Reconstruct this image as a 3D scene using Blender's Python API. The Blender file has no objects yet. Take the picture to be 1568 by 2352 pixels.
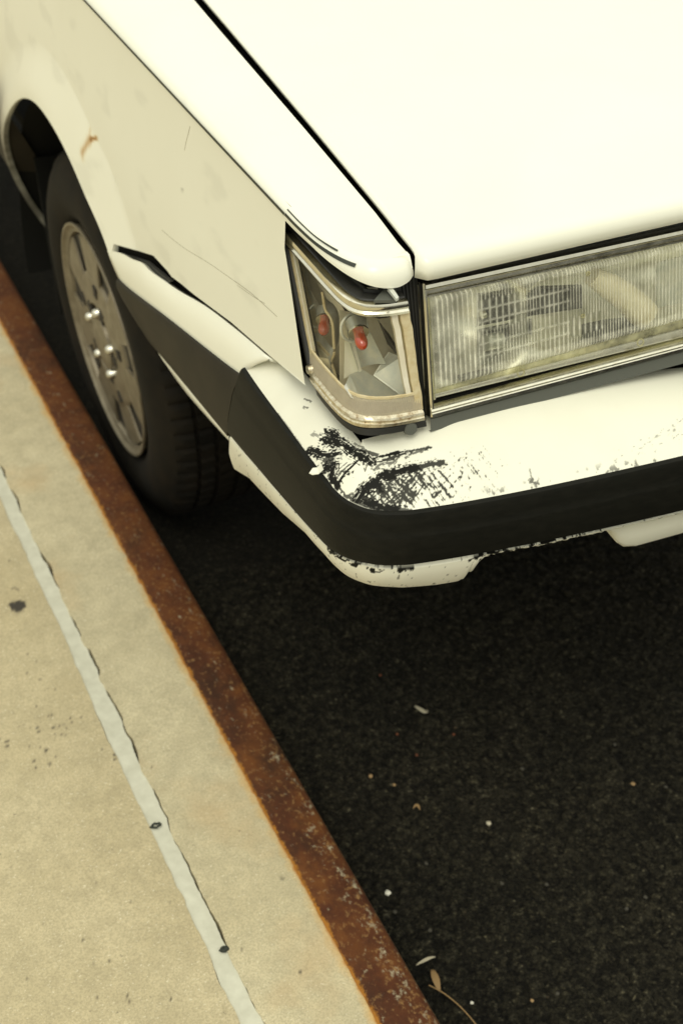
import bpy, bmesh, math, random
import numpy as np
from mathutils import Vector, Matrix
R = math.radians
scene = bpy.context.scene
random.seed(7)

# ------------------------------------------------------------------ camera
CAM_H = 1.577
FOC = 3267.0                      # focal length in units where the picture is 1568 x 2352
AX = np.array([0.90440375, -0.24478223, 0.34947892])    # world X in camera axes (right, down, forward)
AY = np.array([-0.42573636, -0.57208323, 0.70104873])
AZ = np.array([0.02832676, -0.78281699, -0.62160692])
M3 = np.array([AX, AY, AZ])
cam_d = bpy.data.cameras.new('camera')
cam = bpy.data.objects.new('camera', cam_d)
scene.collection.objects.link(cam)
rt, dn, fw = M3[:, 0], M3[:, 1], M3[:, 2]
m = Matrix(((rt[0], -dn[0], -fw[0], 0), (rt[1], -dn[1], -fw[1], 0), (rt[2], -dn[2], -fw[2], CAM_H), (0, 0, 0, 1)))
cam.matrix_world = m
cam_d.sensor_fit = 'VERTICAL'
cam_d.sensor_height = 36.0
cam_d.lens = FOC / 2352 * 36.0
cam_d.clip_start = 0.05
cam_d.clip_end = 400
cam_d.dof.use_dof = True
cam_d.dof.focus_distance = 1.34
cam_d.dof.aperture_fstop = 7.5
scene.camera = cam
scene.render.resolution_x = 682
scene.render.resolution_y = 1024

# ------------------------------------------------------------------ sky, sun, exposure
SUN_EL, SUN_ROT = R(58), R(215)
world = bpy.data.worlds.new('World')
scene.world = world
world.use_nodes = True
wn = world.node_tree
wn.nodes.clear()
wout = wn.nodes.new('ShaderNodeOutputWorld')
bg = wn.nodes.new('ShaderNodeBackground')
sky = wn.nodes.new('ShaderNodeTexSky')
sky.sky_type = 'NISHITA'
sky.sun_disc = False
sky.sun_elevation = SUN_EL
sky.sun_rotation = SUN_ROT
sky.air_density = 1.0
sky.dust_density = 4.0
cloud = wn.nodes.new('ShaderNodeMix')      # thick warm cloud cover over the sky
cloud.data_type = 'RGBA'
cloud.inputs[0].default_value = 0.86
wn.links.new(sky.outputs[0], cloud.inputs[6])
tcw = wn.nodes.new('ShaderNodeTexCoord'); spw = wn.nodes.new('ShaderNodeSeparateXYZ')
wn.links.new(tcw.outputs['Generated'], spw.inputs[0])
zr = wn.nodes.new('ShaderNodeMapRange'); zr.inputs[1].default_value = -.05; zr.inputs[2].default_value = 1.0
zr.inputs[3].default_value = .52; zr.inputs[4].default_value = 1.34      # an overcast sky is brightest overhead
wn.links.new(spw.outputs[2], zr.inputs[0])
cc = wn.nodes.new('ShaderNodeMix'); cc.data_type = 'RGBA'; cc.blend_type = 'MULTIPLY'; cc.inputs[0].default_value = 1.0
cc.inputs[6].default_value = (9.3, 9.25, 7.75, 1)
wn.links.new(zr.outputs[0], cc.inputs[7]); wn.links.new(cc.outputs[2], cloud.inputs[7])
wn.links.new(cloud.outputs[2], bg.inputs[0])
bg.inputs[1].default_value = 0.135
wn.links.new(bg.outputs[0], wout.inputs[0])

sun_d = bpy.data.lights.new('sun', 'SUN')
sun_d.energy = 0.8
sun_d.angle = R(25)
sun_d.color = (1.0, 0.98, 0.84)
sun = bpy.data.objects.new('sun', sun_d)
scene.collection.objects.link(sun)
sdir = Vector((math.sin(SUN_ROT) * math.cos(SUN_EL), math.cos(SUN_ROT) * math.cos(SUN_EL), math.sin(SUN_EL)))
sun.rotation_euler = sdir.to_track_quat('Z', 'Y').to_euler()

scene.view_settings.view_transform = 'Standard'
scene.view_settings.look = 'None'
scene.view_settings.gamma = 1
scene.view_settings.use_curve_mapping = False
scene.view_settings.exposure = 0.0

# ------------------------------------------------------------------ helpers
C = scene.collection


def ray(p):
    r = np.array([p[0] - 784.0, p[1] - 1176.0, FOC])
    return M3 @ r


def at(p, ax, v):
    """point of the place seen along a sight line, where it meets the plane axis = v"""
    r = ray(p)
    w = r * ((v - (CAM_H if ax == 2 else 0)) / r[ax])
    w[2] += CAM_H
    return w


def atp(p, n, d):
    """same, on the plane n.w = d"""
    r = ray(p)
    n = np.array(n, float)
    t = (d - n[2] * CAM_H) / (n @ r)
    w = r * t
    w[2] += CAM_H
    return w


def tag(o, label=None, cat=None, group=None, kind=None):
    if label: o['label'] = label
    if cat: o['category'] = cat
    if group: o['group'] = group
    if kind: o['kind'] = kind
    return o


def empty(name, loc=(0, 0, 0)):
    o = bpy.data.objects.new(name, None)
    o.location = loc
    o.empty_display_size = 0.05
    C.objects.link(o)
    return o


def mesh(name, v, f, mat, parent=None, smooth=True, angle=None, attrs=None, merge=None):
    me = bpy.data.meshes.new(name)
    me.from_pydata([tuple(float(c) for c in p) for p in v], [], [tuple(int(i) for i in q) for q in f])
    me.update()
    if attrs:
        for k, a in attrs.items():
            at_ = me.attributes.new(k, 'FLOAT', 'POINT')
            at_.data.foreach_set('value', np.asarray(a, dtype=np.float32))
    if merge:
        bm = bmesh.new(); bm.from_mesh(me)
        bmesh.ops.remove_doubles(bm, verts=bm.verts, dist=merge)
        bmesh.ops.recalc_face_normals(bm, faces=bm.faces)
        bm.to_mesh(me); bm.free()
    if smooth:
        me.shade_smooth()
        if angle:
            me.set_sharp_from_angle(angle=R(angle))
    me.materials.append(mat)
    o = bpy.data.objects.new(name, me)
    C.objects.link(o)
    if parent:
        o.parent = parent
        o.matrix_parent_inverse = Matrix.Translation(-parent_world(parent))
    return o


def parent_world(o):
    # every object's location is kept in world coordinates (children undo their parent's offset)
    return Vector(o.location)


def gridf(nu, nv, off=0, close_u=False):
    f = []
    for i in range(nu if close_u else nu - 1):
        for j in range(nv - 1):
            a = i * nv + j
            b = ((i + 1) % nu) * nv + j
            f.append((off + a, off + b, off + b + 1, off + a + 1))
    return f


def cr(pts, n):
    """smooth curve through points (Catmull-Rom), resampled evenly by arc length"""
    P = [np.array(p, float) for p in pts]
    P = [2 * P[0] - P[1]] + P + [2 * P[-1] - P[-2]]
    out = []
    for i in range(1, len(P) - 2):
        for k in range(24):
            t = k / 24
            out.append(0.5 * ((2 * P[i]) + (-P[i - 1] + P[i + 1]) * t + (2 * P[i - 1] - 5 * P[i] + 4 * P[i + 1] - P[i + 2]) * t * t
                              + (-P[i - 1] + 3 * P[i] - 3 * P[i + 1] + P[i + 2]) * t ** 3))
    out.append(P[-2])
    return resample(out, n)


def resample(pts, n):
    P = np.array(pts, float)
    d = np.r_[0, np.cumsum(np.linalg.norm(np.diff(P, axis=0), axis=1))]
    s = np.linspace(0, d[-1], n) if np.isscalar(n) else np.asarray(n) * d[-1]
    return np.stack([np.interp(s, d, P[:, k]) for k in range(P.shape[1])], 1)


def tube(name, pts, rad, mat, parent=None, n=10, cap=True, flat=1.0):
    P = [Vector(tuple(p)) for p in pts]
    v, f = [], []
    rr = rad if hasattr(rad, '__len__') else [rad] * len(P)
    up = Vector((0, 0, 1))
    for i, p in enumerate(P):
        t = (P[min(i + 1, len(P) - 1)] - P[max(i - 1, 0)]).normalized()
        a = t.cross(up)
        if a.length < 1e-3: a = t.cross(Vector((1, 0, 0)))
        a.normalize(); b = t.cross(a)
        for k in range(n):
            an = 2 * math.pi * k / n
            v.append(p + (a * math.cos(an) + b * math.sin(an) * flat) * rr[i])
    for i in range(len(P) - 1):
        for k in range(n):
            f.append((i * n + k, i * n + (k + 1) % n, (i + 1) * n + (k + 1) % n, (i + 1) * n + k))
    if cap:
        f.append(tuple(range(n))[::-1]); f.append(tuple((len(P) - 1) * n + k for k in range(n)))
    return mesh(name, v, f, mat, parent, True, 50)


def slab(name, quad, thick, mat, parent=None, bevel=0.0):
    """a plate: polygon with a thickness along its own normal"""
    Q = [Vector(tuple(q)) for q in quad]
    nrm = Vector((0, 0, 0))
    for i in range(len(Q)):
        nrm += Q[i].cross(Q[(i + 1) % len(Q)])
    nrm.normalize()
    n = len(Q)
    v = [q for q in Q] + [q - nrm * thick for q in Q]
    f = [tuple(range(n)), tuple(range(2 * n - 1, n - 1, -1))]
    for i in range(n):
        j = (i + 1) % n
        f.append((i, i + n, j + n, j))
    o = mesh(name, v, f, mat, parent, False)
    if bevel:
        b = o.modifiers.new('bevel', 'BEVEL'); b.width = bevel; b.segments = 2; b.limit_method = 'ANGLE'
    return o


def box(name, lo, hi, mat, parent=None, bevel=0.0):
    x0, y0, z0 = lo; x1, y1, z1 = hi
    v = [(x0, y0, z0), (x1, y0, z0), (x1, y1, z0), (x0, y1, z0), (x0, y0, z1), (x1, y0, z1), (x1, y1, z1), (x0, y1, z1)]
    f = [(0, 3, 2, 1), (4, 5, 6, 7), (0, 1, 5, 4), (1, 2, 6, 5), (2, 3, 7, 6), (3, 0, 4, 7)]
    o = mesh(name, v, f, mat, parent, False)
    if bevel:
        b = o.modifiers.new('bevel', 'BEVEL'); b.width = bevel; b.segments = 2
    return o


# value noise / cellular noise in numpy
def h2(ix, iy, s=0):
    s = int(s)
    ix = np.asarray(ix, dtype=np.int64); iy = np.asarray(iy, dtype=np.int64)
    n = (ix * 374761393 + iy * 668265263 + s * 1442695041) & 0xffffffff
    n = ((n ^ (n >> 13)) * 1274126177) & 0xffffffff
    n = (n ^ (n >> 16)) & 0xffffffff
    return n / 4294967295.0


def vn(x, y, s=0):
    x = np.asarray(x, float); y = np.asarray(y, float)
    ix = np.floor(x); iy = np.floor(y)
    fx = x - ix; fy = y - iy
    fx = fx * fx * (3 - 2 * fx); fy = fy * fy * (3 - 2 * fy)
    a = h2(ix, iy, s); b = h2(ix + 1, iy, s); c = h2(ix, iy + 1, s); d = h2(ix + 1, iy + 1, s)
    return (a * (1 - fx) + b * fx) * (1 - fy) + (c * (1 - fx) + d * fx) * fy


def fbm(x, y, s=0, o=4):
    t = 0; a = 1; w = 0
    for i in range(o):
        t = t + a * vn(x * 2 ** i, y * 2 ** i, s + i * 17); w += a; a *= .5
    return t / w


def sm(a, b, x):
    t = np.clip((x - a) / (b - a), 0, 1)
    return t * t * (3 - 2 * t)


# ------------------------------------------------------------------ materials
class NT:
    def __init__(s, name, base=(.8, .8, .8), rough=.5, metal=0., **kw):
        s.m = bpy.data.materials.new(name); s.m.use_nodes = True
        s.t = s.m.node_tree; s.b = s.t.nodes['Principled BSDF']
        s.out = s.t.nodes['Material Output']
        s.b.inputs['Base Color'].default_value = (*base, 1)
        s.b.inputs['Roughness'].default_value = rough
        s.b.inputs['Metallic'].default_value = metal
        for k, v in kw.items(): s.b.inputs[k.replace('_', ' ')].default_value = v
        s._c = None

    def n(s, t, **kw):
        x = s.t.nodes.new(t)
        for k, v in kw.items(): setattr(x, k, v)
        return x

    def l(s, a, b): s.t.links.new(a, b)

    def pos(s):
        if not s._c:
            s._c = s.n('ShaderNodeTexCoord').outputs['Object']
        return s._c

    def noise(s, scale, detail=4, rough=.55, stretch=None, dist=0.):
        x = s.n('ShaderNodeTexNoise')
        x.inputs['Scale'].default_value = scale; x.inputs['Detail'].default_value = detail
        x.inputs['Roughness'].default_value = rough; x.inputs['Distortion'].default_value = dist
        v = s.pos()
        if stretch:
            mp = s.n('ShaderNodeMapping'); mp.inputs['Scale'].default_value = stretch
            s.l(v, mp.inputs[0]); v = mp.outputs[0]
        s.l(v, x.inputs['Vector'])
        return x.outputs['Fac']

    def ramp(s, f, stops):
        r = s.n('ShaderNodeValToRGB'); e = r.color_ramp.elements
        while len(e) < len(stops): e.new(0.5)
        for i, (p, c) in enumerate(stops):
            e[i].position = p; e[i].color = (*c, 1) if hasattr(c, '__len__') else (c, c, c, 1)
        s.l(f, r.inputs[0]); return r.outputs[0]

    def mix(s, f, a, b, mode='MIX'):
        x = s.n('ShaderNodeMix', data_type='RGBA', blend_type=mode)
        for i, v in ((0, f), (6, a), (7, b)):
            if isinstance(v, (int, float)): x.inputs[i].default_value = v
            elif isinstance(v, tuple): x.inputs[i].default_value = (*v, 1)
            else: s.l(v, x.inputs[i])
        return x.outputs[2]

    def math(s, op, a, b=None, c=None, clamp=False):
        x = s.n('ShaderNodeMath', operation=op, use_clamp=clamp)
        for i, v in enumerate((a, b, c)):
            if v is None: continue
            if isinstance(v, (int, float)): x.inputs[i].default_value = v
            else: s.l(v, x.inputs[i])
        return x.outputs[0]

    def attr(s, name):
        a = s.n('ShaderNodeAttribute'); a.attribute_name = name
        return a.outputs['Fac']

    def col(s, c): s.l(c, s.b.inputs['Base Color'])

    def rgh(s, c): s.l(c, s.b.inputs['Roughness'])

    def bump(s, h, strength=.3, dist=.002):
        x = s.n('ShaderNodeBump'); x.inputs['Strength'].default_value = strength; x.inputs['Distance'].default_value = dist
        s.l(h, x.inputs['Height']); s.l(x.outputs[0], s.b.inputs['Normal'])
        return x


def sepxyz(t):
    s = t.n('ShaderNodeSeparateXYZ'); t.l(t.pos(), s.inputs[0]); return s.outputs


PW = (0.82, 0.81, 0.72)
# white car paint, a little chalky; mesh attributes mask rust, soiling and painted arch shade
t = NT('white_paint', PW, .32, Coat_Weight=.35, Coat_Roughness=.12)
c = t.mix(t.ramp(t.noise(9, 3), [(.35, 0.), (.75, .35)]), (0.82, 0.815, 0.70), (0.78, 0.77, 0.65))
rust = t.attr('rust'); c = t.mix(t.math('MULTIPLY', rust, 1.6, clamp=True), c, t.ramp(rust, [(.0, (.66, .56, .30)), (.45, (.48, .27, .07)), (.9, (.16, .06, .012))]))
dirt_shade = t.attr('dirt_shade'); c = t.mix(dirt_shade, c, (.10, .095, .075))
t.col(c)
t.rgh(t.math('ADD', t.math('MULTIPLY', rust, .5), t.math('MULTIPLY_ADD', t.noise(30, 3), .12, .26)))
M_PAINT = t.m
# bumper: white paint over black plastic; scuff = how much black shows
t = NT('scuffed_bumper_paint', PW, .38)
sc = t.attr('scuff')
c = t.mix(t.ramp(t.noise(14, 4), [(.4, 0.), (.8, .5)]), (0.81, 0.80, 0.675), (0.74, 0.72, 0.59))
c = t.mix(t.attr('dirt_shade'), c, (.42, .37, .27))
c = t.mix(sc, c, (.009, .009, .007)); t.l(t.math('MULTIPLY_ADD', sc, -.35, .5), t.b.inputs['Specular IOR Level'])
t.col(c)
t.rgh(t.math('MULTIPLY_ADD', sc, .25, .38))
t.bump(t.math('SUBTRACT', 1.0, sc), .35, .0006)
M_BUMP = t.m
t = NT('black_plastic', (.017, .0165, .013), .5)
t.col(t.ramp(t.noise(60, 5, .6, (1, 1, 3)), [(.3, (.0065, .0066, .0050)), (.8, (.0125, .0120, .0090))]))
t.bump(t.noise(900, 2), .12, .0004)
M_STRIP = t.m; t.b.inputs['Specular IOR Level'].default_value = .12
t = NT('dusty_black_plastic', (.05, .043, .032), .6)
t.col(t.ramp(t.noise(16, 4), [(.3, (.016, .0135, .009)), (.8, (.031, .025, .016))]))
M_STRIP_D = t.m; t.b.inputs['Specular IOR Level'].default_value = .2
M_BLACK = NT('black_rubber', (.014, .014, .012), .55).m
M_VOID = NT('void_black', (.005, .005, .004), .9, Specular_IOR_Level=.1).m  # flat near-black for hidden hollows and backing parts
M_GREY = NT('grey_painted_metal', (.095, .1, .085), .5).m
M_LINER = NT('wheel_arch_liner', (.005, .0052, .0042), .85, Specular_IOR_Level=.2).m
t = NT('chrome', (.78, .76, .66), .16, 1.)
t.rgh(t.math('MULTIPLY_ADD', t.noise(80, 4), .22, .08))
t.col(t.ramp(t.noise(120, 5, .7), [(.3, (.80, .78, .68)), (.62, (.72, .69, .57)), (.8, (.42, .36, .25))]))
M_CHROME = t.m
t = NT('pitted_chrome', (.7, .66, .54), .3, .9)
t.col(t.ramp(t.noise(160, 6, .75), [(.35, (.78, .74, .6)), (.55, (.55, .48, .34)), (.7, (.26, .16, .08))]))
M_CHROME_P = t.m
t = NT('aluminised_reflector', (.62, .61, .52), .2, 1.)
t.col(t.ramp(t.noise(45, 4), [(.3, (.93, .92, .86)), (.75, (.82, .81, .73))]))
t.rgh(t.math('MULTIPLY_ADD', t.noise(70, 3), .25, .24))
M_REFL = t.m
t = NT('dull_aluminised_plastic', (.34, .35, .32), .42, .45)
t.col(t.ramp(t.noise(60, 5, .6), [(.3, (.56, .60, .58)), (.6, (.76, .76, .68)), (.85, (.80, .72, .56))]))
M_REFL_D = t.m
t = NT('beige_reflector_plastic', (.50, .44, .31), .35, .1)
t.col(t.ramp(t.noise(60, 4), [(.3, (.86, .81, .66)), (.75, (.72, .65, .48))]))
M_BEIGE = t.m
t = NT('aged_glue', (.47, .37, .19), .55)
t.col(t.ramp(t.noise(140, 4), [(.3, (.66, .58, .38)), (.7, (.55, .44, .23)), (.85, (.38, .24, .08))]))
M_GLUE = t.m
M_AMBER = NT('amber_red_glass', (.36, .036, .004), .05, 0., Coat_Weight=1., Coat_Roughness=.03).m
M_WHITE = NT('bright_facet_white', (.86, .83, .70), .4).m  # pale colour stands in for a reflector facet's bright reflection
M_SOCKET = NT('bulb_socket', (.45, .46, .42), .35, .5).m
M_STRIPE = NT('pinstripe_black', (.02, .024, .017), .45).m
M_STRIPE_F = NT('pinstripe_worn', (.33, .31, .23), .5).m
t = NT('tyre_rubber', (.022, .018, .012), .8, Specular_IOR_Level=.2)
t.col(t.ramp(t.noise(26, 5), [(.3, (.0045, .0040, .0026)), (.8, (.014, .0100, .0052))]))
M_TYRE = t.m
t = NT('wheel_cover_silver', (.30, .25, .17), .45, .35)
t.col(t.ramp(t.noise(40, 4), [(.3, (.25, .215, .15)), (.8, (.13, .105, .065))]))
M_RIM = t.m
M_POCKET = NT('wheel_cover_pocket', (.018, .014, .009), .7).m
M_NUT = NT('chrome_wheel_nut', (.62, .60, .52), .28, 1.).m


def clear_mat(name, tint, gloss_rough, trans, haze_col, haze, glass=0.0, rib_glint=False, patch=(.35, 1.)):
    """clear cover: see-through with a fresnel sheen and a dusty film; bright flute lines can be painted into it"""
    t = NT(name)
    tr = t.n('ShaderNodeBsdfTransparent'); tr.inputs[0].default_value = (*tint, 1)
    gl = t.n('ShaderNodeBsdfGlossy'); gl.inputs['Roughness'].default_value = gloss_rough
    fr = t.n('ShaderNodeFresnel'); fr.inputs[0].default_value = 1.42
    df = t.n('ShaderNodeBsdfDiffuse'); df.inputs[0].default_value = (*haze_col, 1)
    a = t.n('ShaderNodeMixShader'); b = t.n('ShaderNodeMixShader')
    hz = t.math('MULTIPLY', t.ramp(t.noise(70, 5, .65), [(.35, patch[0]), (.75, patch[1])]), haze)
    if rib_glint: hz = t.math('MULTIPLY', hz, t.math('MULTIPLY_ADD', t.attr('rib_glint'), 2.5, .18), clamp=True)
    t.l(hz, a.inputs[0]); t.l(tr.outputs[0], a.inputs[1]); t.l(df.outputs[0], a.inputs[2])
    src = a.outputs[0]
    if glass:
        rf = t.n('ShaderNodeBsdfRefraction'); rf.inputs['IOR'].default_value = 1.35; rf.inputs['Roughness'].default_value = .02
        rf.inputs[0].default_value = (*tint, 1)
        g = t.n('ShaderNodeMixShader'); g.inputs[0].default_value = glass
        t.l(src, g.inputs[1]); t.l(rf.outputs[0], g.inputs[2]); src = g.outputs[0]
    t.l(t.math('MULTIPLY', fr.outputs[0], .48), b.inputs[0])
    t.l(src, b.inputs[1]); t.l(gl.outputs[0], b.inputs[2])
    t.l(b.outputs[0], t.out.inputs[0])
    return t.m


M_LENS = clear_mat('corner_lamp_plastic', (.98, .97, .90), .04, 1, (.55, .48, .34), .07)
M_LENS_F = clear_mat('frosted_lamp_plastic', (.92, .88, .74), .25, 1, (.56, .49, .36), .72, patch=(.85, 1.))
M_HEAD = clear_mat('fluted_headlamp_glass', (.97, .97, .88), .08, 1, (.92, .90, .74), .42, .12, True)
M_FLANGE = clear_mat('headlamp_glass_flange', (.80, .78, .56), .2, 1, (.58, .55, .33), .85, .1)

# concrete
def concrete(name, c0, c1, stain=False, extra=True):
    t = NT(name, c0, .85)
    x = sepxyz(t)
    n1 = t.ramp(t.noise(7, 6, .6), [(.3, 0.), (.7, 1.)])
    c = t.mix(n1, c0, c1)
    c = t.mix(t.ramp(t.noise(3.2, 5, .6), [(.45, 0.), (.7, .35)]), c, tuple(a * b for a, b in zip(c0, (.86, .80, .68))))
    c = t.mix(t.ramp(t.noise(30, 6, .7), [(.4, 0.), (.62, .5)]), c, tuple(a * .74 for a in c0))
    c = t.mix(t.ramp(t.noise(420, 3, .7), [(.40, .5), (.56, 0.)]), c, tuple(a * .55 for a in c0))
    c = t.mix(t.ramp(t.noise(300, 2, .5, (1, 1.3, 1)), [(.64, 0.), (.73, .7)]), c, (.72, .66, .48))
    c = t.mix(t.ramp(t.noise(95, 3, .6), [(.70, 0.), (.76, .7)]), c, (.10, .09, .065))
    if stain:      # rust bleeding into the concrete along the steel edge
        w = t.math('MULTIPLY_ADD', t.noise(26, 5, .65), .034, .4270)
        e = t.math('SUBTRACT', x[0], w)
        c = t.mix(t.math('MULTIPLY', t.math('MULTIPLY', e, 75., clamp=True), .72), c, (.56, .33, .09))
        w = t.math('MULTIPLY_ADD', t.noise(60, 4), .010, .4475)
        e = t.math('SUBTRACT', x[0], w)
        c = t.mix(t.math('MULTIPLY', e, 320., clamp=True), c, (.40, .17, .03))
        s = t.ramp(t.noise(5.5, 4), [(.55, 0.), (.72, .45)])
        c = t.mix(s, c, (.52, .34, .16))
    if extra:
        c = t.mix(t.attr('spot'), c, (.045, .038, .028))
    t.col(c)
    h = t.math('MULTIPLY_ADD', t.noise(420, 3, .7), .5, t.noise(60, 5))
    t.bump(h, .35, .0025)
    return t.m


M_KERB = concrete('kerb_concrete', (.53, .465, .30), (.66, .585, .39), True)
M_PAVE = concrete('pavement_concrete', (.50, .425, .26), (.58, .50, .32))
t = NT('joint_sealant', (.56, .55, .44), .7)
t.col(t.ramp(t.noise(55, 5), [(.3, (.50, .49, .39)), (.7, (.61, .60, .49))]))
t.bump(t.noise(90, 3), .3, .002)
M_SEAL = t.m
M_CRACK = NT('crack_dirt', (.085, .075, .05), .95).m

# rusty steel
t = NT('rusty_steel', (.1, .04, .02), .7, Specular_IOR_Level=.15)
x = sepxyz(t)
c = t.ramp(t.noise(26, 6, .65), [(.28, (.050, .018, .009)), (.5, (.082, .028, .012)), (.68, (.135, .050, .015)), (.85, (.20, .085, .022))])
c = t.mix(t.ramp(t.noise(8, 5, .65), [(.45, 0.), (.66, .7)]), c, (.150, .055, .015))
c = t.mix(t.ramp(t.noise(11, 5, .7, (1, .6, 1)), [(.50, 0.), (.66, .85)]), c, (.040, .019, .011))
far = t.math('MULTIPLY_ADD', x[1], .62, -.85, clamp=True)
c = t.mix(t.math('MULTIPLY', far, .35), c, (.095, .030, .009))
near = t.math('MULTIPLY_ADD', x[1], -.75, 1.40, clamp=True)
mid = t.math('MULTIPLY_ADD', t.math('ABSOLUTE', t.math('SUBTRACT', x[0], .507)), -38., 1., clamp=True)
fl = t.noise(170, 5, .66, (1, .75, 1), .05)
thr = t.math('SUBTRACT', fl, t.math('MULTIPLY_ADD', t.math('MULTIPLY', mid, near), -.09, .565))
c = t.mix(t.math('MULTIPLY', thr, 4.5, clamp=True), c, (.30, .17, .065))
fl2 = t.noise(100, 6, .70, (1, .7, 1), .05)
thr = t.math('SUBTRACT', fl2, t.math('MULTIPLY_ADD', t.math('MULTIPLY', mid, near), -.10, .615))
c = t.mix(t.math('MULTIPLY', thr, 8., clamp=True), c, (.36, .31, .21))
ed = t.math('MULTIPLY_ADD', x[0], 200., -103.6, clamp=True)
c = t.mix(t.math('MULTIPLY', ed, .75), c, (.085, .07, .042))
w = t.math('MULTIPLY_ADD', t.noise(70, 5, .7), .018, .4500)
c = t.mix(t.math('MULTIPLY', t.math('MULTIPLY', t.math('SUBTRACT', w, x[0]), 300., clamp=True), .9), c, (.36, .15, .022))
t.col(c)
t.bump(t.noise(150, 6, .7), .5, .0015)
M_RUST = t.m

# asphalt
t = NT('asphalt', (.02, .019, .014), .85, Specular_IOR_Level=.18)
v = t.n('ShaderNodeTexVoronoi'); v.inputs['Scale'].default_value = 210; t.l(t.pos(), v.inputs['Vector'])
v2 = t.n('ShaderNodeTexVoronoi'); v2.inputs['Scale'].default_value = 430; t.l(t.pos(), v2.inputs['Vector'])
def cellv(vv):
    s_ = t.n('ShaderNodeSeparateColor'); t.l(vv.outputs['Color'], s_.inputs[0]); return s_.outputs[0]
c = t.ramp(t.noise(4, 5), [(.3, (.0076, .0068, .0040)), (.75, (.0128, .0110, .0066))])
c = t.mix(t.math('MULTIPLY', t.ramp(t.noise(170, 3), [(.5, 0.), (.72, 1.)]), .6), c, (.024, .022, .015))
c = t.mix(t.ramp(t.noise(60, 2), [(.73, 0.), (.79, .5)]), c, (.08, .06, .035))
c = t.mix(1.0, c, t.ramp(t.attr('stone'), [(.06, .40), (.35, 1.05), (.75, 2.1)]), 'MULTIPLY')
c = t.mix(1.0, c, t.ramp(cellv(v), [(0., .62), (.6, 1.0), (.9, 1.35), (1., 2.2)]), 'MULTIPLY')
c = t.mix(1.0, c, t.ramp(cellv(v2), [(0., .6), (.7, 1.05), (.93, 1.5), (1., 3.2)]), 'MULTIPLY')
t.col(c)
t.bump(t.math('MULTIPLY_ADD', v.outputs['Distance'], -1.2, t.noise(300, 4)), .8, .004)
M_ASPH = t.m

# ------------------------------------------------------------------ road, kerb, pavement
KZ = .135
XR = .5225   # outer edge of the steel
# road: fine displaced patch in view, plain sheet beyond
def rocky(x, y):
    z = np.zeros_like(x); tone = np.zeros_like(x)
    for sc, amp, sd in ((95., .0050, 3), (215., .0030, 9)):
        X = x * sc; Y = y * sc
        ix = np.floor(X); iy = np.floor(Y)
        best = np.full(x.shape, 9.); hh = np.zeros_like(x)
        for dx in (-1, 0, 1):
            for dy in (-1, 0, 1):
                cx = ix + dx; cy = iy + dy
                px_ = cx + h2(cx, cy, sd); py_ = cy + h2(cx, cy, sd + 1)
                d = (X - px_) ** 2 + (Y - py_) ** 2
                r = h2(cx, cy, sd + 2)
                k = d < best
                best = np.where(k, d, best); hh = np.where(k, r, hh)
        tone += (.6 if sd == 3 else .5) * hh * np.clip(1.15 - best * 1.6, 0, 1)
        z += amp * (np.sqrt(np.clip(1 - best * .9, 0, 1)) * (.35 + .65 * hh) - .4)
    z += .004 * (fbm(x * 6, y * 6, 5) - .5)
    return z, tone


xs = np.arange(.50, 1.50, .0025); ys = np.arange(.60, 1.72, .0025)
gx, gy = np.meshgrid(xs, ys, indexing='ij')
gz, tone = rocky(gx, gy)
fade = sm(.50, .51, gx) * sm(1.50, 1.46, gx) * sm(.60, .64, gy) * sm(1.72, 1.65, gy)
gz = gz * fade + .0005
road = mesh('road', np.stack([gx.ravel(), gy.ravel(), gz.ravel()], 1), gridf(len(xs), len(ys)), M_ASPH, attrs={'stone': tone.ravel()})
tag(road, kind='structure')
# the rest of the road around that patch
x0, x1, y0, y1 = .50, xs[-1], .60, ys[-1]
B = 60
v = [(x0, -B, 0.0005), (B, -B, .0005), (B, B, .0005), (x0, B, .0005), (x0, y0, .0005), (x1, y0, .0005), (x1, y1, .0005), (x0, y1, .0005)]
f = [(0, 1, 5, 4), (1, 2, 6, 5), (2, 3, 7, 6)]
tag(mesh('road', v, f, M_ASPH, None, False, attrs={'stone': [.3] * 8}), kind='structure')
# earth below everything
tag(mesh('ground', [(-B, -B, -.02), (B, -B, -.02), (B, B, -.02), (-B, B, -.02)], [(0, 1, 2, 3)], M_CRACK, None, False), kind='structure')


def edge_noise(y, s, a):
    return a * ((fbm(y * 48, y * 0 + s, s, 5) - .5) * 1.4 + (fbm(y * 7, y * 0 + s, s + 2, 1) - .5) * .5)


ys = np.r_[np.linspace(-6, .5, 30), np.arange(.51, 2.9, .004), np.linspace(2.95, 12, 40)]
def strip(name, fx0, fx1, z, mat, nx, parent=None, wob=0., side=0.0, spots=None):
    v = []; sp = []
    for y in ys:
        a, b = fx0(y), fx1(y)
        for i in range(nx):
            xx = a + (b - a) * i / (nx - 1)
            v.append((xx, y, z))
    v = np.array(v)
    v[:, 2] += wob * (fbm(v[:, 0] * 14, v[:, 1] * 14, 4) - .5)
    k = len(ys)
    f = gridf(k, nx)
    f = [q[::-1] for q in f]
    if side:     # drop both long sides down to give the strip thickness
        v2 = []
        for j in (0, nx - 1):
            for i in range(k):
                p = v[i * nx + j].copy(); p[2] -= side; v2.append(p)
        n0 = len(v)
        v = np.vstack([v, np.array(v2)])
        for i in range(k - 1):
            f.append((i * nx, (i + 1) * nx, n0 + i + 1, n0 + i))
            f.append((i * nx + nx - 1, n0 + k + i, n0 + k + i + 1, (i + 1) * nx + nx - 1))
    at_ = None
    if spots is not None:
        at_ = {'spot': spots(v[:, 0], v[:, 1])}
    f = [tuple(q[::-1]) for q in f]
    return mesh(name, v, f, mat, parent, True, 40, attrs=at_)


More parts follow.
